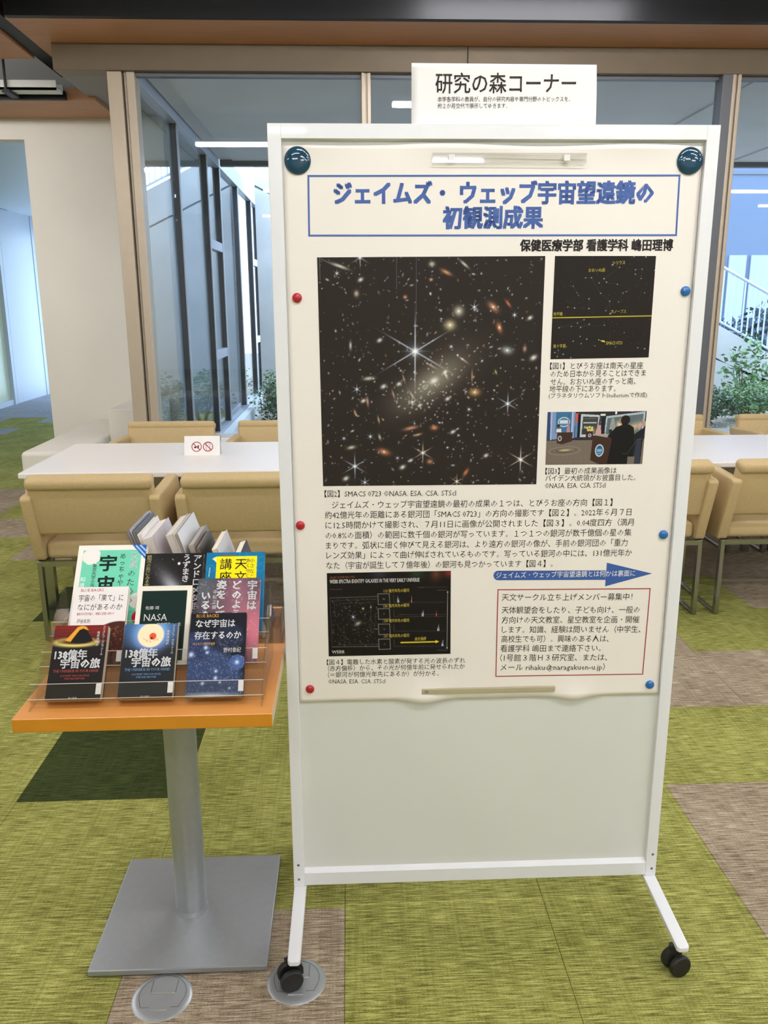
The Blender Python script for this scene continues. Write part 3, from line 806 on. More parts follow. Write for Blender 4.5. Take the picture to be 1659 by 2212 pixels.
for x, y, a, b, r, c_ in ((935, 152, 9, 3, .45, (226, 150, 92)), (1268, 385, 10, 5, .7, (214, 140, 104)), (1315, 525, 8, 4, 1.2, (232, 128, 66)), (1372, 362, 7, 2, .9, (224, 110, 70)), (495, 1392, 10, 5, .3, (226, 132, 84)), (860, 1220, 6, 4, 0, (232, 140, 84)),
                     (1150, 970, 9, 6, 0, (226, 168, 96)), (200, 108, 14, 2.4, .35, (226, 226, 214)), (390, 868, 9, 3, -.1, (220, 214, 196)), (1375, 680, 9, 6, .2, (170, 186, 190)), (965, 505, 9, 8, 0, (226, 210, 160)), (1025, 412, 8, 8, 0, (210, 206, 184)),
                     (1095, 1548, 7, 3, -1, (222, 116, 62)), (690, 1222, 12, 3, -.2, (216, 140, 104)), (740, 1270, 7, 2, -.25, (210, 170, 120)), (258, 1358, 7, 3, -.2, (220, 214, 190)), (1060, 100, 9, 2, .7, (220, 224, 220)), (835, 98, 5, 4, 0, (200, 196, 180)), (312, 290, 4, 5, 0, (200, 184, 160)),
                     (265, 640, 2, 7, 0, (214, 220, 206)), (380, 1030, 2, 8, -.1, (210, 150, 108)), (640, 870, 1.2, 7, -.3, (196, 150, 130)), (565, 980, 1.4, 7, -.3, (196, 150, 130)), (700, 990, 1.4, 9, -.6, (200, 160, 136)), (835, 782, 9, 1.2, .5, (204, 164, 140)), (1065, 745, 9, 1.4, .6, (196, 140, 116)),
                     (1128, 860, 1.3, 10, 0, (196, 140, 116)), (940, 850, 1.6, 6, -.5, (220, 210, 190)), (1298, 830, 1.5, 4, -.4, (214, 200, 120)), (290, 1108, 2, 5, -.3, (214, 150, 100)), (458, 1160, 1.4, 6, -.2, (214, 190, 110)), (465, 1285, 2, 5, -.3, (210, 206, 180)), (1500, 670, 3, 5, 0, (200, 140, 116)), (830, 1466, 5, 4, 0, (200, 130, 80)), (650, 315, 3, 3, 0, (224, 150, 100)), (830, 200, 3, 2.5, 0, (224, 170, 120))):
    cv.glow(*g(x, y), a, b, c_, rot=r, k=.85)
    if a > 6 and b > 3: cv.glow(*g(x, y), 1.6, 1.6, (255, 250, 235), k=.9)
for x, y, s in ((855, 888, 5), (605, 908, 3), (495, 925, 3.4), (935, 828, 2.6), (350, 1025, 3), (470, 605, 3), (215, 1585, 3.6), (995, 1252, 3), (1242, 1425, 3), (1530, 460, 3), (955, 1015, 3), (755, 1060, 2.4), (1565, 732, 4), (690, 1456, 2.6), (630, 1505, 3.4), (342, 198, 3)):
    cv.glow(*g(x, y), s * 1.5, s, (236, 236, 226), rot=-.5, k=.9)
for x, y, L, c_, q in ((720, 683, 82, (190, 208, 240), 1.), (1390, 1053, 26, (200, 216, 244), .9), (778, 1402, 26, (232, 214, 196), .8), (282, 1496, 30, (190, 208, 240), .9), (1497, 1457, 32, (236, 226, 214), .9), (305, 943, 12, (196, 210, 240), .8), (700, 1037, 14, (236, 220, 206), .7),
                       (1135, 385, 12, (200, 214, 244), .9), (1420, 440, 8, (190, 208, 240), .8), (397, 1280, 9, (180, 200, 236), .8), (180, 155, 9, (190, 208, 240), .7), (340, 54, 22, (190, 208, 240), .7), (206, 1292, 7, (180, 200, 236), .7), (1030, 1615, 18, (236, 206, 180), .8), (353, 1615, 14, (200, 214, 240), .8), (975, 652, 7, (190, 208, 240), .7), (1110, 1092, 7, (190, 208, 240), .7), (593, 1438, 7, (190, 208, 240), .6)):
    cv.star(*g(x, y), L, c_, 6, .55 + L * .006, rot=PI / 6 if True else 0, k=q)
    if L > 20: cv.glow(*g(x, y), .6, L * .5, c_, k=.5); cv.glow(*g(x, y), L * .28, .5, c_, k=.5)
for x, y1, q in ((590, 260, .5), (727, 480, .45), (63, 200, .6)): cv.line(*g(x, 50), *g(x, y1), .6, (150, 164, 190), q)
cv.line(*g(63, 55), *g(180, 110), .7, (180, 190, 200), .6)
cv.build('deep_field_picture', quadfn(((685, 556), (1178, 553), (698, 1050), (1158.5, 1046)), .0005), poster)

# star chart
cv = Cv(216, 222, (38, 33, 30)); sx_ = 216 / 218.


def h_(x, y): return ((x - 355 - (970 - y) * .046) * .2532 * 216 / 212.5, (y - 91) * .2532)


stars = [(870, 165, 1.5), (930, 186, 1.1), (1048, 97, 1), (1147, 99, 1.2), (648, 273, 1), (697, 272, 1), (802, 280, 1.2), (823, 310, 1.1), (761, 316, 1), (914, 328, 1), (1062, 206, 1), (1062, 244, 1), (1118, 200, .9), (1111, 280, .9), (775, 403, 1), (678, 449, 1.1), (852, 471, 1), (961, 402, .9), (990, 390, .9),
         (558, 526, 1.2), (678, 532, 1.2), (820, 551, 1), (502, 517, .9), (858, 577, 1.5), (638, 627, 1.1), (583, 655, 1), (682, 666, 1.1), (610, 692, 1.2), (428, 693, 1.1), (533, 682, 1), (606, 770, 1), (662, 794, 1.2), (548, 811, 1.1), (615, 832, 1), (810, 676, .9), (765, 803, 1.2), (392, 906, 1.1), (463, 922, 1.2), (413, 941, 1.1), (422, 887, .9), (528, 953, 1.1), (1155, 886, 1.3), (1095, 877, 1), (908, 865, .8), (732, 854, .8), (978, 742, .8), (1142, 402, .9), (925, 478, .8), (1222, 211, 1), (590, 417, .7), (577, 397, .7), (546, 342, .8), (490, 857, .8)]
for a, b in ((0, 1), (1, 6), (6, 8), (6, 7), (7, 9), (10, 11), (10, 12), (12, 13), (5, 14), (14, 16), (16, 23), (16, 21), (19, 20), (19, 22), (15, 20), (28, 29), (27, 26), (36, 37), (39, 38), (42, 41), (4, 5), (17, 18), (17, 47), (49, 51), (29, 34), (28, 24)):
    cv.line(*h_(*stars[a][:2]), *h_(*stars[b][:2]), .5, (110, 104, 98), .45)
for x, y, s in stars: cv.glow(*h_(x, y), s, s, (240, 240, 240), k=1)
for i in range(130): cv.glow(rr.uniform(0, 216), rr.uniform(0, 222), .55, .55, (200, 200, 200), k=rr.uniform(.2, .6))
cv.line(*h_(365, 608), *h_(1222, 600), 1.8, (220, 204, 60))
cv.poly([h_(778, 808), h_(800, 822), h_(798, 814), h_(818, 820), h_(812, 812), h_(806, 806)], (230, 210, 60)); cv.line(*h_(782, 808), *h_(815, 822), 1.6, (230, 210, 60))
cv.build('star_chart', quadfn(((1199, 553), (1417, 553), (1189, 776), (1401, 772)), .0005), poster)
M_YEL = mat('yellow_ink', (226, 206, 84), .6)
lines('chart_lettering', [('シリウス', 1323, 1350, 568, 567, 8), ('おおいぬ座', 1271, 1307, 584, 583, 8), ('地平線', 1195.5, 1215, 678.5, 678, 8), ('カノープス', 1320, 1352, 673, 672.5, 8), ('SMACS 0723', 1309, 1344, 741, 740, 9), ('南十字星', 1195, 1222, 748, 747, 8)], M_YEL, lift=.0008, offset=.01)

# studio photograph (figure 3)
cv = Cv(320, 172, (118, 106, 96)); q_ = 320 / 1580.; S = lambda x, y: ((x - 15) * q_, (y - 75) * q_ * 1.0)
cv.poly([S(15, 75), S(1600, 60), S(1600, 520), S(15, 530)], (48, 46, 48))
for i in range(14): cv.line(*S(0 + i * 90, 930), *S(300 + i * 45, 520), 1.2, (100, 90, 80), .5)
cv.poly([S(15, 75), S(460, 75), S(450, 490), S(15, 520)], (128, 150, 190)); cv.poly([S(15, 75), S(60, 75), S(70, 520), S(15, 520)], (50, 72, 112))
cv.rect(*S(72, 75), *S(92, 520), (170, 186, 214)); cv.rect(*S(152, 75), *S(398, 400), (62, 112, 150)); cv.rect(*S(405, 75), *S(425, 480), (176, 190, 214))
cv.ell(*S(280, 235), 96 * q_, 78 * q_, (214, 224, 232)); cv.ell(*S(280, 235), 84 * q_, 66 * q_, (86, 130, 164)); cv.rect(*S(215, 205), *S(345, 258), (206, 216, 222))
cv.rect(*S(460, 100), *S(510, 480), (196, 92, 92)); cv.rect(*S(460, 240), *S(500, 480), (90, 130, 180)); cv.rect(*S(500, 110), *S(550, 480), (30, 28, 30))
cv.poly([S(545, 110), S(840, 130), S(835, 470), S(545, 480)], (190, 196, 204)); cv.poly([S(580, 150), S(825, 160), S(820, 440), S(570, 440)], (62, 66, 66)); cv.glow(*S(720, 400), 20, 14, (200, 170, 90), k=.5)
for a, b in ((655, 330), (695, 320), (735, 330), (675, 365), (715, 365), (740, 365)): cv.ell(*S(a, b), 19 * q_, 19 * q_, (214, 200, 110))
cv.rect(*S(590, 242), *S(805, 262), (216, 216, 216), .8); cv.rect(*S(610, 180), *S(790, 188), (150, 150, 150), .8)
cv.poly([S(950, 150), S(1575, 80), S(1560, 440), S(935, 450)], (176, 188, 198)); cv.poly([S(972, 180), S(1545, 115), S(1530, 430), S(955, 440)], (92, 108, 112)); cv.glow(*S(1390, 330), 34, 12, (210, 140, 60), rot=-.4, k=.8); cv.glow(*S(1170, 280), 10, 10, (236, 190, 110), k=.9)
cv.poly([S(1040, 180), S(1080, 185), S(1110, 330), S(1050, 400), S(1000, 400), S(1020, 300)], (150, 152, 150)); cv.rect(*S(1005, 360), *S(1060, 420), (40, 46, 50))
cv.rect(*S(855, 110), *S(935, 140), (232, 232, 226)); cv.rect(*S(1088, 78), *S(1120, 115), (240, 240, 232)); cv.rect(*S(1335, 60), *S(1380, 76), (240, 240, 232))
cv.poly([S(795, 440), S(885, 440), S(862, 150), S(840, 150)], (214, 206, 206))
for i in range(5): cv.line(*S(812 + i * 14, 440), *S(818 + i * 14, 290), 1.4, (176, 70, 70), .9)
cv.poly([S(830, 290), S(872, 290), S(862, 150), S(846, 150)], (60, 66, 84)); cv.poly([S(880, 150), S(930, 150), S(940, 440), S(885, 440)], (34, 34, 40))
cv.poly([S(330, 400), S(380, 400), S(365, 260), S(345, 260)], (214, 150, 146)); cv.line(*S(360, 110), *S(352, 400), 1.2, (70, 70, 96))
cv.ell(*S(200, 295), 24 * q_, 26 * q_, (38, 34, 34)); cv.ell(*S(215, 315), 16 * q_, 20 * q_, (110, 80, 66)); cv.poly([S(165, 345), S(240, 340), S(250, 400), S(165, 400)], (222, 222, 222)); cv.ell(*S(620, 320), 18 * q_, 20 * q_, (160, 156, 150)); cv.poly([S(580, 350), S(650, 345), S(655, 430), S(580, 430)], (56, 58, 62))
cv.poly([S(140, 398), S(430, 400), S(420, 545), S(270, 590), S(182, 575), S(182, 410)], (66, 46, 38)); cv.ell(*S(227, 497), 30 * q_, 42 * q_, (214, 218, 222)); cv.ell(*S(227, 497), 19 * q_, 30 * q_, (62, 66, 84))
cv.poly([S(640, 390), S(752, 390), S(752, 510), S(640, 508)], (60, 44, 38)); cv.ell(*S(704, 452), 26 * q_, 28 * q_, (214, 218, 222)); cv.ell(*S(704, 452), 16 * q_, 18 * q_, (80, 84, 100))
cv.ell(*S(310, 695), 252 * q_, 66 * q_, (186, 176, 158), rot=-.06); cv.ell(*S(310, 695), 246 * q_, 62 * q_, (112, 100, 90), rot=-.06); cv.ell(*S(310, 690), 150 * q_, 40 * q_, (150, 140, 120), rot=-.06); cv.ell(*S(310, 690), 140 * q_, 36 * q_, (70, 64, 58), rot=-.06); cv.ell(*S(320, 685), 110 * q_, 22 * q_, (176, 164, 132), rot=-.06, soft=4)
cv.poly([S(755, 450), S(1000, 470), S(1060, 480), S(1010, 925), S(900, 925), S(735, 850)], (64, 46, 38)); cv.poly([S(750, 445), S(960, 425), S(1040, 470), S(985, 486)], (168, 158, 146))
cv.ell(*S(875, 695), 70 * q_, 100 * q_, (206, 220, 232)); cv.ell(*S(875, 695), 55 * q_, 82 * q_, (44, 92, 132)); cv.rect(*S(832, 672), *S(918, 720), (120, 172, 206)); cv.rect(*S(836, 735), *S(912, 752), (110, 160, 196))
cv.ell(*S(1185, 225), 24 * q_, 45 * q_, (168, 124, 96)); cv.ell(*S(1262, 212), 74 * q_, 74 * q_, (36, 30, 28)); cv.poly([S(985, 470), S(1120, 320), S(1220, 290), S(1330, 285), S(1405, 330), S(1425, 470), S(1420, 930), S(1010, 925), S(1060, 500)], (28, 26, 26))
cv.poly([S(1200, 250), S(1310, 240), S(1300, 320), S(1220, 320)], (32, 28, 26)); cv.poly([S(1420, 440), S(1575, 330), S(1550, 930), S(1420, 930)], (34, 34, 38)); cv.poly([S(1440, 800), S(1470, 520), S(1540, 500), S(1545, 930), S(1440, 930)], (52, 58, 70)); cv.poly([S(1340, 800), S(1455, 800), S(1450, 925), S(1340, 925)], (116, 106, 96))
cv.ell(*S(1560, 270), 34 * q_, 50 * q_, (176, 150, 136)); cv.poly([S(1475, 300), S(1500, 240), S(1535, 290), S(1490, 380)], (200, 160, 156))
cv.line(*S(1250, 745), *S(1330, 750), 1, (90, 90, 90)); cv.line(*S(1330, 750), *S(1480, 520), 1, (90, 90, 90)); cv.line(*S(1480, 520), *S(1560, 515), 1, (90, 90, 90))
cv.build('studio_photograph', quadfn(((1183, 890), (1397, 888), (1178, 1004), (1387, 1002)), .0005), poster)

# spectra chart (figure 4)
cv = Cv(338, 228, (28, 24, 22)); p_ = 338 / 1345.; T = lambda x, y: ((x - 92 + (y - 90) * .005) * p_, (y - 90 + (x - 80) * .018) * p_ + 1)
cv.glow(*T(660, 92), 22, 14, (50, 60, 90), k=.5); cv.glow(*T(1060, 90), 20, 16, (40, 90, 40), k=.4); cv.glow(*T(1270, 90), 14, 18, (150, 70, 40), k=.5); cv.glow(*T(1420, 80), 16, 12, (190, 40, 40), k=.6)
for i in range(260):
    x, y = T(rr.uniform(125, 635), rr.uniform(355, 880)); s = rr.uniform(.5, 1.2); cv.glow(x, y, s, s * rr.uniform(.6, 1), rr.choice(((220, 214, 206), (200, 160, 120), (190, 200, 220))), rot=rr.uniform(0, PI), k=rr.uniform(.3, .9))
cv.star(*T(365, 555), 14, (190, 210, 240)); cv.glow(*T(415, 628), 9, 5, (190, 190, 176), rot=-.5, k=.8); cv.glow(*T(475, 465), 3, 3, (220, 200, 170)); cv.glow(*T(560, 450), 2, 3, (220, 170, 130))
G_ = (150, 148, 144)
for a in (((118, 350), (635, 335)), ((118, 350), (130, 885)), ((130, 885), (640, 880)), ((165, 378), (165, 515)), ((165, 378), (630, 362)), ((222, 408), (555, 402)), ((555, 402), (560, 690)), ((560, 690), (640, 690)), ((262, 660), (262, 862)), ((262, 862), (640, 855)), ((690, 420), (690, 470)), ((688, 580), (688, 635)), ((688, 748), (688, 800)), ((605, 520), (640, 520)), ((605, 520), (612, 610))):
    cv.line(*T(*a[0]), *T(*a[1]), .8, G_, .45)
cv.line(*T(118, 350), *T(635, 335), 1, G_, .6); cv.line(*T(130, 885), *T(640, 880), 1, G_, .7)
for y in (308, 468, 635, 800):
    a, b, c_, d = T(638, y), T(762, y - 2), T(766, y + 110), T(642, y + 114)
    for u, v in ((a, b), (b, c_), (c_, d), (d, a)): cv.line(*u, *v, 1.3, (170, 168, 162), .9)
    cv.glow(*T(702, y + 55), 3 if y < 400 else 1.2, 1.6, (200, 180, 160), rot=.3, k=.7)
for y in (400, 555, 712, 880): cv.line(*T(812, y), *T(1372, y - 2), .7, G_, .45)
for y0, y1 in ((320, 400), (478, 555), (640, 715), (810, 880)): cv.line(*T(808, y0), *T(810, y1), .8, (110, 108, 106), .8)
for x, y0, y1, c_ in ((852, 330, 400, (190, 210, 220)), (864, 350, 400, (190, 210, 220)), (1005, 330, 400, (190, 130, 130)), (1118, 500, 552, (180, 210, 230)), (1131, 480, 552, (180, 210, 230)), (1274, 490, 550, (220, 90, 60)), (1288, 670, 710, (200, 214, 226)), (1300, 640, 710, (180, 200, 226)), (1336, 830, 878, (220, 230, 240)), (1346, 812, 878, (170, 195, 230))):
    cv.poly([T(x - 5, y1), T(x, y0), T(x + 5, y1)], c_); cv.line(*T(x, y0), *T(x, y1), .8, c_, .8)
cv.line(*T(855, 533), *T(1375, 530), .7, (150, 150, 150), .5)
cv.line(*T(1398, 285), *T(1390, 905), 1.2, (200, 200, 196), .9); cv.glow(*T(1398, 288), 1.6, 1.6, (255, 255, 255)); cv.glow(*T(1390, 900), 1.6, 1.6, (255, 255, 255))
cv.line(*T(884, 838), *T(1270, 830), 3.4, (226, 206, 40)); cv.poly([T(1265, 812), T(1305, 829), T(1265, 846)], (226, 206, 40))
for a, b, y in ((120, 250, 258), (1072, 1140, 238), (1285, 1395, 268), (1280, 1395, 925)): cv.line(*T(a, y), *T(b, y), 1, (150, 148, 144), .6)
cv.line(*T(1145, 238), *T(1395, 236), .8, (110, 108, 104), .6); cv.line(*T(140, 966), *T(270, 966), 1, (140, 100, 50), .7)
cv.build('spectra_chart', quadfn(((706, 1238), (974, 1233), (710, 1418), (973, 1412)), .0005), poster)
lines('chart_lettering', [('113 億光年先の銀河', 829, 884, 1276.5, 1275, 8), ('126 億光年先の銀河', 829, 884, 1309, 1307, 8), ('130 億光年先の銀河', 829.5, 884, 1341, 1339.5, 8), ('131 億光年先の銀河', 830, 884, 1374, 1372, 8), ('赤方偏移', 896, 921, 1380, 1379, 8)], M_YEL, lift=.0008, offset=.012)
lines('chart_lettering', [('GALAXY CLUSTER SMACS 0723', 712.5, 766, 1247.5, 1246, 6.5)], mat('orange_ink', (150, 96, 44), .6), lift=.0008)
lines('chart_heading', [('WEBB SPECTRA IDENTIFY GALAXIES IN THE VERY EARLY UNIVERSE', 712.5, 906, 1256, 1252, 11), ('WEBB', 717, 744, 1408, 1407.5, 9)], M_WHITEINK, lift=.0008, offset=.016)

# ---- magnets, bars and the heading sheet
m_names = {}


def magnet(px, py, r, h, m, label, cat='magnet', group=None):
    p = at(px, py, YP - .006); x, z = p.x, p.z
    t = MB().lathe([(0, h), (r * .45, h * .97), (r * .78, h * .8), (r * .95, h * .5), (r, h * .25), (r, 0), (0, 0)], 36).build('round_magnet', m, None, True, 60)
    t.location = (x, YP - ripple(x, z) - .0004, z); t.rotation_euler = (PI / 2, 0, 0); tag(t, label, cat, group)
    return t


M_TEAL = mat('glossy_teal_plastic', (12, 62, 86), .08, coat=.6); M_RED = mat('glossy_red_plastic', (176, 22, 40), .2, coat=.4); M_BLU = mat('glossy_blue_plastic', (24, 104, 176), .2, coat=.4)
magnet(642.5, 346, .0262, .008, M_TEAL, 'large teal round magnet at the top left corner of the poster')
magnet(1491.5, 347, .0262, .008, M_TEAL, 'large teal round magnet at the top right corner of the poster')
magnet(641.5, 643.5, .0100, .007, M_RED, 'small red magnet on the left edge level with the galaxy picture')
magnet(648.5, 1136, .0100, .007, M_RED, 'small red magnet on the left edge beside the body text')
magnet(669.5, 1490, .0100, .007, M_RED, 'small red magnet at the bottom left corner of the poster')
magnet(1482, 629, .0102, .007, M_BLU, 'small blue magnet on the right edge beside the star chart')
magnet(1434.5, 1156, .0102, .007, M_BLU, 'small blue magnet on the right edge beside the body text')
magnet(1404.5, 1480, .0102, .007, M_BLU, 'small blue magnet at the bottom right below the red notice frame')
a, b = at(933, 342, YP), at(1265.5, 341, YP)
t = thing('clear_bar_magnet', 'transparent plastic bar holding the top of the poster', 'bar magnet', (0, 0, 0))
yb_ = YP - ripple((a.x + b.x) / 2, a.z) - .0015
cl = MB()
zc = a.z; hh = .0098
cl.box(a.x, b.x, yb_ - .0035, yb_ - .001, zc - hh, zc + hh, bev=.0008).box(a.x + .002, b.x - .002, yb_ - .0075, yb_ - .0035, zc + hh - .0045, zc + hh - .0025).box(a.x + .002, b.x - .002, yb_ - .0075, yb_ - .0035, zc - hh + .0025, zc - hh + .0045)
cl.build('bar', M_ACRYL, t)
MB().box(a.x, b.x, yb_ - .0085, yb_ - .0075, zc + hh - .0022, zc + hh - .0014).box(a.x, b.x, yb_ - .0085, yb_ - .0075, zc - hh + .0014, zc - hh + .0022).build('edge', mat('clear_edge', (206, 204, 196), .25), t)
for px in (974, 1222):
    q = at(px, 341, YP); box(q.x - .0062, q.x + .0062, yb_ - .0075, yb_ - .0036, zc - .0062, zc + .0062, bev=.0012).build('magnet_pad', M_SHEET, t)
a, b = at(911, 1491, YP), at(1197, 1490.5, YP)
t = thing('beige_bar_magnet', 'beige magnetic bar holding the bottom of the poster', 'bar magnet', (0, 0, 0))
ym = YP - .0034
box(a.x, b.x, ym - .007, ym, a.z - .0062, a.z + .0062, bev=.0014).build('bar', mat('beige_plastic', (176, 168, 136), .45), t)
k = Ink(lambda x, z: (x, ym - .0072, z))
for z in (a.z + .0022, a.z - .0016): k.poly([(a.x + .006, z - .0006), (a.x + .015, z - .0006), (a.x + .015, z + .0006), (a.x + .006, z + .0006)])
k.build('mark', M_BLACKINK, t)

hs = thing('heading_sheet', 'white paper sheet with a black heading standing above the top of the board', 'sign', (0, 0, 0))
YH = 1.7795
tl, tr, bl, br = at(889, 136, YH), at(1291, 138, YH), at(889, 266, YH), at(1285, 266, YH)
vs = []; fs = []; N = 24
for b in range(N + 1):
    for a in range(N + 1):
        u, v = a / N, b / N; x = (bl.x + (br.x - bl.x) * u) * (1 - v) + (tl.x + (tr.x - tl.x) * u) * v
        x += .0028 * math.sin(v * PI) * u
        z = 1.70 + (tl.z - 1.70) * v + (tr.z - tl.z) * u * v; vs.append((x, YH + (.006 * v * v * u), z))
for b in range(N):
    for a in range(N): i = b * (N + 1) + a; fs.append((i, i + 1, i + N + 2, i + N + 1))
me = bpy.data.meshes.new('sheet'); me.from_pydata(vs, [], fs); me.materials.append(M_SHEET); me.shade_smooth(); o = link('sheet', me, hs); s_ = o.modifiers.new('s', 'SOLIDIFY'); s_.thickness = .0003; s_.offset = -1


def hfn(lift):
    def fn(a, z):
        v = (z - 1.70) / (tl.z - 1.70); u = (a - tl.x) / (tr.x - tl.x); return (a, YH + .006 * v * v * u - lift, z)
    return fn


def hp(x, y): p = at(x, y, YH); return (p.x, p.z)


k = Ink(hfn(.0008)); k.line('研究の森コーナー', hp(941, 180), hp(1245, 179), 40 * PXM * 1.05, .008, 2); k.build('heading_lettering', mat('brown_black_ink', (52, 40, 40), .6), hs)
k = Ink(hfn(.0008)); k.line('本学各学科の教員が、自分の研究内容や専門分野のトピックスを、', hp(945.5, 214.5), hp(1232, 213.5), 10.5 * PXM * 1.05); k.line('約２か月交代で展示してゆきます。', hp(945.5, 229), hp(1096, 228.5), 10.5 * PXM * 1.05); k.build('note_lettering', M_BLACKINK, hs)

# ================================================================ ORANGE TABLE
ot = thing('pedestal_table', 'square orange topped pedestal table with a silver column and square base', 'table', (-.4, 1.75, 0))
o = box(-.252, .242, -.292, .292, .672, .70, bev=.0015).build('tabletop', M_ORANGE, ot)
me = o.data; me.materials.append(M_ORANGE_E); me.materials.append(mat('edge_highlight', (214, 190, 160), .4))  # right edge paler: its whitish highlight is put into the colour
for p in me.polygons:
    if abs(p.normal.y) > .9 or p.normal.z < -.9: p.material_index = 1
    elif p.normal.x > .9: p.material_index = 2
MB().tube((-.008, .018, .02), (-.008, .018, .672), .0375, 48).build('column', M_STEEL, ot, True)
MB().box(-.205, .195, -.178, .210, .004, .018, bev=.002).build('base_plate', M_STEEL, ot)
MB().lathe([(.0378, .03), (.0395, .0225), (.041, .0182)], 48, Matrix.Translation((-.008, .018, 0))).build('collar', M_STEEL, ot, True)
MB().box(-.13, .11, -.11, .15, .664, .672).build('mounting_plate', M_STEEL, ot)

# floor sockets
for (x, y, lab) in ((-.427, 1.512, 'round steel floor socket cover partly under the pedestal base'), (-.137, 1.542, 'round steel floor socket cover under the left caster of the board')):
    t = thing('floor_socket', lab, 'floor socket', (x, y, 0), 0, 'round floor sockets')
    MB().lathe([(0, .0030), (.054, .0030), (.062, .0026), (.0655, .0004), (.0655, -.001)], 56).build('cover_plate', M_STEEL, t, True)
    gd = mat('dark_groove', (60, 58, 54), .6); k = Ink(lambda a, b: (a, b, .00335))
    n = 40
    for q in range(n):
        t0, t1 = -.35 + (PI + .7) * q / n, -.35 + (PI + .7) * (q + 1) / n
        k.poly([(.0505 * math.cos(t0), .006 + .0505 * math.sin(t0)), (.0505 * math.cos(t1), .006 + .0505 * math.sin(t1)), (.0496 * math.cos(t1), .006 + .0496 * math.sin(t1)), (.0496 * math.cos(t0), .006 + .0496 * math.sin(t0))])
    for xa, ya, xb, yb in ((-.047, -.0115, -.04, -.030), (-.040, -.030, -.022, -.030), (.022, -.030, .040, -.030), (.040, -.030, .047, -.0115), (-.027, .008, -.027, .044), (.027, .008, .027, .044)):
        dx, dy = yb - ya, xa - xb; L = math.hypot(dx, dy); dx, dy = dx / L * .0005, dy / L * .0005; k.poly([(xa + dx, ya + dy), (xb + dx, yb + dy), (xb - dx, yb - dy), (xa - dx, ya - dy)])
    k.build('groove', gd, t)
    MB().box(-.027, .027, .0055, .008, .0031, .0048, bev=.0004).box(-.017, .017, -.041, -.037, .0031, .0050, bev=.0004).build('latch', mat('bright_steel', (214, 212, 204), .3, metal=.8), t)

# ================================================================ RACK AND BOOKS
TZ = .70
LEAN = math.radians(40)
rk = thing('acrylic_book_rack', 'clear acrylic three tier book rack on the orange table', 'rack', (0, 0, 0))
tiers = [(1.505, .715), (1.58, .75), (1.655, .785)]
RX0, RX1 = -.632, -.178
cs_, sn_ = math.cos(LEAN), math.sin(LEAN)
for k_i, (y, z) in enumerate(tiers):
    # tray: floor of the tray (perpendicular to the lean), front lip parallel to the books
    up = Vector((0, sn_, cs_)); nb_ = Vector((0, cs_, -sn_))      # nb_: from front of book to its back
    org = Vector((0, y, z)) - up * .0018 - nb_ * .003
    def q3(a, b): p = org + nb_ * a + up * b; return (p.y, p.z)
    MB().prism([q3(-.010, 0), q3(.030, 0), q3(.030, -.002), q3(-.010, -.002)], 'x', RX0, RX1).build('tray', M_ACRYL, rk)
    MB().prism([q3(-.010, -.002), q3(-.012, -.002), q3(-.012, .030), q3(-.010, .030)], 'x', RX0, RX1).build('front_lip', M_ACRYL, rk)
    MB().prism([q3(.030, -.002), q3(.032, -.002), q3(.032, .075), q3(.030, .075)], 'x', RX0, RX1).build('back_plate', M_ACRYL, rk)
    k = MB()
    e1, e2 = org + nb_ * -.0125 + up * .0302, org + nb_ * -.0125
    for e in (e1, e2): k.box(RX0, RX1, e.y - .0005, e.y + .0005, e.z - .0005, e.z + .0005)
    k.build('edge', mat('acrylic_edge', (214, 206, 192), .3), rk)
for x in (RX0 + .002, RX1 - .005):
    MB().prism([(1.487, .7005), (1.75, .7005), (1.75, .86), (1.72, .86), (1.50, .715)], 'x', x, x + .003).build('side_panel', M_ACRYL, rk)

M_PAGES = mat('book_pages', (224, 208, 180), .85, noise=.08, nscale=8, stretch=(1, 400, 1))


def book(tier, x, w, hgt, th, cover_rgb, label, art, cov_px, texts, yoff=0., sticker=True, group='astronomy books on the acrylic rack'):
    y, z = tiers[tier]
    t = thing('book', label, 'book', (x, y, z), 0, group); t.rotation_euler = (-LEAN, 0, 0)
    cm = mat('cover_%d_%d_%d' % cover_rgb, cover_rgb, .35)
    MB().box(.001, w - .0015, .0006, th - .0006, .001, hgt - .001).build('page_block', M_PAGES, t)
    MB().box(0, w, 0, .0005, 0, hgt).box(0, w, th - .0005, th, 0, hgt).box(0, .0008, 0, th, 0, hgt).build('cover', cm, t)
    cvs = art(int(cov_px[0]), int(cov_px[1]))
    cvs.build('cover_art', lambda u, v: (u * w, -.0003, v * hgt), t)
    for nm, m, items in texts:
        k = Ink(lambda a, b: (a * w, -.0007, b * w))
        asp = hgt / w
        for it in items:
            if it[0] == 'v': k.vert(it[1], it[2], asp - it[3], it[4], it[5] if len(it) > 5 else None, it[6] if len(it) > 6 else 0)
            elif it[0] == 'h': k.line(it[1], (it[2], asp - it[4]), (it[3], asp - it[4]), it[5], it[6] if len(it) > 6 else 0)
        k.build(nm, m, t)
    if sticker:
        MB().box(w - .010, w + .0004, -.0012, -.0009, .010, .032).build('spine_label', M_SHEET, t)
    return t


rb = random.Random(11)


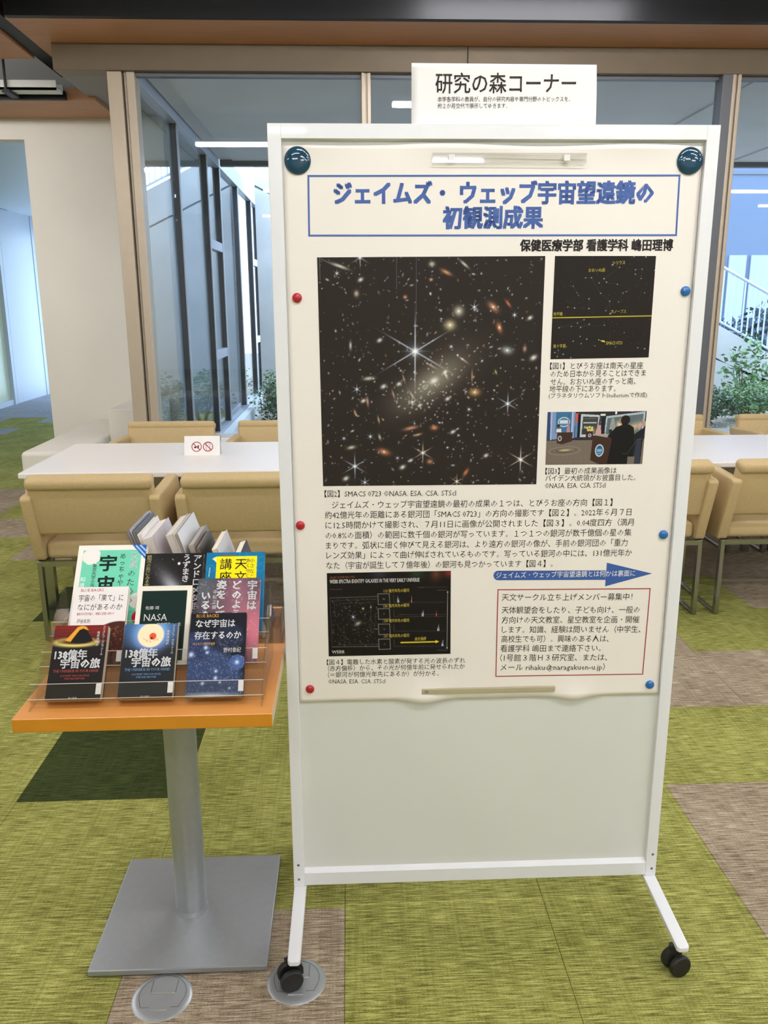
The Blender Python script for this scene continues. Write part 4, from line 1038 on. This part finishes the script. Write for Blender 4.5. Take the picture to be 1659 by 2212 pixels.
def art_bh(w, h):
    c = Cv(w, h, (30, 26, 26)); c.put(np.clip(1 - c.Y / (h * .26), 0, 1) ** .7, (120, 30, 24))
    for i in range(12): c.line(0, h * .02 * i + rb.uniform(0, 6), w, h * .02 * i + rb.uniform(-4, 8), 2, (150, 60, 44), .25)
    c.glow(w * .45, h * .23, w * .30, h * .04, (150, 110, 40), k=.6)
    c.ell(w * .42, h * .235, w * .42, h * .062, (236, 214, 120), soft=5); c.ell(w * .43, h * .225, w * .31, h * .036, (74, 54, 26), soft=4)
    c.poly([(w * .22, h * .21), (w * .34, h * .10), (w * .42, h * .025), (w * .50, h * .006), (w * .58, h * .02), (w * .63, h * .07), (w * .54, h * .05), (w * .46, h * .07), (w * .38, h * .15), (w * .33, h * .225)], (226, 160, 50)); c.poly([(w * .31, h * .235), (w * .40, h * .13), (w * .46, h * .065), (w * .53, h * .045), (w * .60, h * .065), (w * .66, h * .13), (w * .74, h * .215), (w * .6, h * .245), (w * .45, h * .25)], (24, 22, 22))
    return c


def art_sun(w, h):
    c = Cv(w, h, (34, 36, 40)); c.put(np.clip(1 - c.Y / (h * .34), 0, 1) ** .6, (58, 96, 140)); c.glow(w * .5, h * .15, w * .36, w * .36, (110, 150, 240), k=.9, pw=2.2)
    c.ell(w * .5, h * .155, w * .245, w * .245, (246, 226, 186), soft=2.5); c.ell(w * .54, h * .17, w * .065, w * .068, (222, 84, 50), soft=1.5); c.ell(w * .52, h * .195, 2, 2, (50, 30, 20))
    for i in range(8): c.ell(w * rb.uniform(.32, .66), h * rb.uniform(.2, .25), 2.4, 1, (214, 150, 110), rot=rb.uniform(0, 3), al=.6)
    return c


def art_dots(w, h):
    c = Cv(w, h, (20, 22, 30)); c.ell(w * .28, h * .93, w * .72, w * .80, (50, 64, 98), soft=14); c.ell(w * .12, h * .40, w * .27, w * .27, (42, 52, 86), soft=5); c.ell(w * .86, h * .60, w * .14, w * .14, (64, 86, 134), soft=3); c.ell(w * .70, h * .30, w * .26, w * .26, (34, 40, 60), soft=6)
    for i in range(700):
        x, y = rb.uniform(0, w), rb.uniform(h * .3, h)
        if c.a[int(min(y, h - 1)), int(min(x, w - 1)), 2] > .20: c.glow(x, y, 1.0, .55, (190, 205, 235), rot=1, k=rb.uniform(.1, .6))
    for x, y, s in ((.5, .70, 3), (.5, .78, 3.4), (.28, .84, 3), (.58, .83, 2.4), (.05, .50, 5), (.30, .42, 4), (.33, .48, 3), (.86, .60, 4), (.75, .9, 2)): c.glow(w * x, h * y, s, s, (200, 224, 255), k=.9)
    c.put(np.clip((c.Y - h * .93) / (h * .06), 0, 1) * np.clip(1.1 - abs(c.X / w - .4) * 1.6, 0, 1), (216, 226, 236)); return c


def art_edge(w, h):
    c = Cv(w, h, (232, 226, 222)); c.ell(w * .9, h * .86, w * .62, h * .42, (70, 34, 26), soft=2)
    for i in range(160): c.glow(w * rb.uniform(.4, 1), h * rb.uniform(.5, 1), 2, .8, (150, 90, 60), rot=rb.uniform(0, 3), k=.5)
    return c


def art_nasa(w, h):
    c = Cv(w, h, (232, 226, 210)); c.rect(w * .09, h * .065, w * .91, h * .94, (16, 36, 32)); return c


def art_red(w, h):
    c = Cv(w, h, (60, 58, 66)); c.glow(w * .85, h * .62, w * .55, h * .40, (224, 90, 104), k=.85); c.glow(w * .62, h * .10, w * .25, h * .2, (160, 70, 84), k=.5); c.glow(w * .1, h * .1, w * .2, h * .2, (50, 80, 76), k=.5)
    for i in range(240): c.glow(rb.uniform(0, w), rb.uniform(0, h), 1.4, .7, (236, 180, 186), rot=rb.uniform(0, 3), k=rb.uniform(.2, .7))
    return c


def art_green(w, h):
    c = Cv(w, h, (234, 230, 218)); c.rect(w * .07, h * .055, w * .93, h * .95, (112, 204, 170))
    for x, y, r in ((.16, .11, .08), (.24, .10, .08), (.20, .07, .08), (.14, .15, .06), (.25, .15, .07), (.19, .17, .07)): c.ell(w * x, h * y, w * r * 1.1, w * r, (232, 228, 220))
    c.poly([(w * .22, h * .19), (w * .30, h * .23), (w * .27, h * .17)], (232, 228, 220)); c.poly([(w * .78, 0), (w, 0), (w, h * .17)], (30, 92, 172)); c.line(w * .84, h * .01, w * .99, h * .125, 2.6, (190, 210, 232)); c.line(w * .90, h * .005, w, h * .075, 2.6, (190, 210, 232))
    c.ell(w * .93, h * .62, w * .12, w * .12, (226, 224, 214)); c.ell(w * .98, h * .80, w * .10, w * .10, (206, 24, 60)); return c


def art_andro(w, h):
    c = Cv(w, h, (26, 23, 23)); c.glow(w * .52, h * .44, w * .26, h * .07, (190, 196, 206), rot=.9, k=.7); c.glow(w * .45, h * .36, w * .45, h * .09, (90, 92, 98), rot=.9, k=.55); c.ell(w * .58, h * .13, 2.6, 3, (236, 238, 240)); c.line(w * .46, h * .07, w * .48, h * .085, 1.2, (200, 200, 200))
    for i in range(60): c.glow(rb.uniform(0, w), rb.uniform(0, h), .7, .7, (150, 150, 150), k=.5)
    return c


def art_astro(w, h):
    c = Cv(w, h, (10, 110, 152)); c.rect(w * .17, h * .05, w * .86, h * .62, (246, 226, 10)); c.rect(w * .22, h * .025, w * .5, h * .05, (96, 96, 84))
    for x, y in ((.62, .03), (.94, .1), (.92, .2), (.08, .2)):
        for q in range(16): c.line(w * x + 7 * math.cos(q / 16 * 6.3), h * y + 7 * math.sin(q / 16 * 6.3), w * x + 7 * math.cos((q + 1) / 16 * 6.3), h * y + 7 * math.sin((q + 1) / 16 * 6.3), .6, (90, 170, 200), .6)
    c.line(w * .07, h * .19, w * .06, h * .30, 1.4, (200, 220, 200)); c.poly([(w * .10, h * .08), (w * .17, h * .05), (w * .17, h * .12)], (220, 220, 140)); return c


M_GREY_I = mat('pale_grey_ink', (206, 204, 200), .6); M_REDI = mat('dull_red_ink', (170, 62, 50), .6); M_BLUI = mat('dull_blue_ink', (104, 150, 186), .6); M_GOLD = mat('gold_ink', (222, 166, 60), .6); M_OLIVE = mat('olive_ink', (168, 160, 92), .6)
# back tier (three)
book(2, -.604, .148, .210, .016, (234, 230, 218), 'white edged mint green book with a blue corner, top left of the rack', art_green, (130, 186),
     [('title_lettering', mat('dark_green_ink', (14, 46, 38), .6), [('v', '宇宙', .46, .13, .27, .33, .03)]),
      ('subtitle_lettering', M_BLACKINK, [('v', 'のための', .82, .39, .125, .14), ('v', 'めっちゃやさしい', .67, .13, .105, .105), ('v', '東京大学の先生伝授', .27, .30, .07, .062)]), ('subtitle_lettering', M_WHITEINK, [('v', '文系', .84, .12, .13, .13, .02), ('v', '知識', .12, .50, .08, .09)])], sticker=False)
book(2, -.456, .128, .188, .014, (24, 22, 22), 'black book with a grey spiral galaxy and white vertical title, top middle of the rack', art_andro, (116, 174),
     [('title_lettering', M_WHITEINK, [('v', 'アンドロメダ銀河の', .90, .03, .15, .145, .02), ('v', 'うずまき', .71, .02, .14, .13, .02)]), ('subtitle_lettering', M_OLIVE, [('v', '銀河の形にみる宇宙の進化', .07, .03, .085, .075)])], sticker=False)
book(2, -.322, .128, .188, .016, (14, 104, 146), 'blue book with a bright yellow title panel, top right of the rack', art_astro, (112, 168),
     [('title_lettering', M_BLACKINK, [('v', '天文学', .60, .10, .22, .24, .004), ('v', '講座', .34, .10, .22, .24, .004)]), ('subtitle_lettering', M_BLACKINK, [('v', '小さなことに', .79, .11, .09, .10), ('v', 'あくせくしなくなる', .72, .11, .085, .095)])], sticker=False)
# middle tier
book(1, -.588, .113, .173, .012, (232, 226, 222), 'white paperback with a dark planet curve, middle row left on the rack', art_edge, (100, 152),
     [('title_lettering', M_BLACKINK, [('h', '宇宙の「果て」に', .10, .92, .22, .145), ('h', 'なにがあるのか', .10, .92, .40, .145)]), ('subtitle_lettering', M_REDI, [('h', 'BLUE BACKS', .12, .54, .06, .08), ('h', '最新天文学が描く、時間と空間の終わり', .10, .78, .53, .06)]), ('author_lettering', M_BLACKINK, [('h', '戸谷友則', .12, .36, .67, .09)])])
book(1, -.455, .114, .173, .014, (232, 226, 210), 'cream bordered dark green paperback, centre of the rack', art_nasa, (100, 152),
     [('title_lettering', M_GREY_I, [('h', 'NASA', .16, .58, .61, .19), ('h', '――宇宙開発の60年', .28, .84, .76, .085)]), ('author_lettering', M_GREY_I, [('h', '佐藤 靖', .17, .42, .43, .075)])])
book(1, -.329, .131, .188, .013, (196, 110, 120), 'red and charcoal nebula paperback with white vertical title, middle row right on the rack', art_red, (116, 168),
     [('title_lettering', M_WHITEINK, [('v', '宇宙は', .88, .04, .165, .175, .03), ('v', 'どのような', .63, .04, .165, .165, .03), ('v', '姿をして', .38, .03, .165, .17, .03), ('v', 'いるのか', .14, .22, .165, .16, .03)]), ('author_lettering', M_GREY_I, [('v', '平松正顕', .28, .20, .075, .085)])])
# front tier
for x, art, m2, rgb, lab in ((-.604, art_bh, M_REDI, (30, 26, 26), 'black paperback with a glowing yellow ring and orange arc, front left on the rack'), (-.464, art_sun, M_BLUI, (34, 36, 40), 'black paperback with a pale glowing sun disc on blue, front centre on the rack')):
    book(0, x, .1065, .152, .022, rgb, lab, art, (98, 144),
         [('title_lettering', M_WHITEINK, [('h', '138億年', .07, .66, .575, .20, .03), ('h', '宇宙の旅', .20, .92, .745, .20, .03)]), ('subtitle_lettering', m2, [('h', 'THE UNIVERSE IN YOUR HAND', .08, .92, .885, .075), ('h', 'A JOURNEY THROUGH SPACE,', .22, .76, .975, .05), ('h', 'TIME AND BEYOND', .30, .68, 1.03, .05)]),
          ('author_lettering', M_GREY_I, [('v', 'クリストフ・ガルファール', .93, .02, .058, .048), ('v', '塩原通緒訳', .83, .12, .055, .06), ('h', '早川書房', .42, .58, 1.40, .05)])])
book(0, -.332, .113, .173, .012, (26, 28, 38), 'dark blue paperback with starry bubbles and two line white title, front right on the rack', art_dots, (104, 160),
     [('title_lettering', M_WHITEINK, [('h', 'なぜ宇宙は', .10, .80, .20, .16, .02), ('h', '存在するのか', .09, .92, .42, .16, .02)]), ('series_lettering', M_GOLD, [('h', 'BLUE BACKS', .10, .50, .05, .085, .02), ('h', 'はじめての現代宇宙論', .08, .46, .575, .05)]), ('author_lettering', M_GREY_I, [('h', '野村泰紀', .62, .93, .70, .10)])])

# ---- upright books standing behind the rack (page edges up)


def upright(x, y0, y1, hgt, th, rgb, label, pages=(214, 206, 196), tilt=18, film=False):
    t = thing('upright_book', label, 'book', (x, (y0 + y1) / 2, TZ + .0005), 0, 'books standing behind the rack'); t.rotation_euler = (0, -math.radians(tilt), 0)
    d = (y1 - y0) / 2
    pm = mat('pages_%d_%d_%d' % pages, pages, .8, noise=.15, nscale=6, stretch=(500, 1, 1))
    MB().box(.0006, th - .0006, -d + .002, d - .001, .0, hgt - .002).build('page_block', pm, t)
    cm = mat('upcover_%d_%d_%d' % rgb, rgb, .3 if not film else .15, noise=.15 if film else .03, nscale=12, stretch=(1, 1, .3))
    MB().box(0, .0006, -d, d, 0, hgt).box(th - .0006, th, -d, d, 0, hgt).build('cover', cm, t)
    return t


yy = (1.85, 2.03)
for x, ya, yb, hg, th, rgb, pg, lab in (
        (-.428, 1.84, 2.02, .275, .007, (116, 116, 120), (150, 148, 150), 'thin grey magazine, leftmost of the upright books behind the rack'),
        (-.420, 1.84, 2.02, .280, .007, (150, 150, 152), (196, 194, 192), 'thin pale grey magazine beside the leftmost upright one'),
        (-.412, 1.83, 2.01, .278, .008, (70, 72, 78), (120, 120, 124), 'dark grey magazine in the left bundle behind the rack'),
        (-.403, 1.83, 2.00, .270, .009, (226, 222, 214), (226, 218, 204), 'white magazine in the left bundle behind the rack'),
        (-.393, 1.82, 1.99, .262, .026, (196, 188, 192), (206, 198, 192), 'thick book wrapped in shiny clear film at the right of the left bundle'),
        (-.340, 1.83, 2.01, .268, .018, (196, 188, 176), (200, 192, 182), 'light grey thick book, first of the middle group behind the rack'),
        (-.321, 1.83, 2.03, .270, .010, (216, 214, 212), (150, 142, 134), 'book with a plain white side, tallest of the middle group'),
        (-.300, 1.83, 2.00, .242, .016, (120, 112, 104), (170, 162, 152), 'brownish grey book right of the plain white one'),
        (-.282, 1.82, 1.97, .238, .010, (30, 28, 28), (120, 108, 96), 'black covered book at the right end of the middle group'),
        (-.252, 1.84, 2.00, .228, .013, (214, 208, 208), (228, 216, 190), 'small cream paged book standing alone behind the yellow panelled one'),
        (-.214, 1.83, 1.98, .205, .018, (34, 32, 52), (230, 220, 198), 'cream paged book with a dark navy cover, rightmost of the upright books')):
    upright(x, ya, yb, hg, th, rgb, lab, pg, film=(th > .02))
# holder that keeps them up
bh = thing('acrylic_book_holder', 'low clear acrylic holder for the upright books', 'rack', (0, 0, 0))
MB().box(-.47, -.16, 1.80, 2.03, TZ, TZ + .0004).build('tray', M_ACRYL, bh)
MB().box(-.168, -.165, 1.80, 2.03, TZ, TZ + .07).build('end_panel', M_ACRYL, bh)
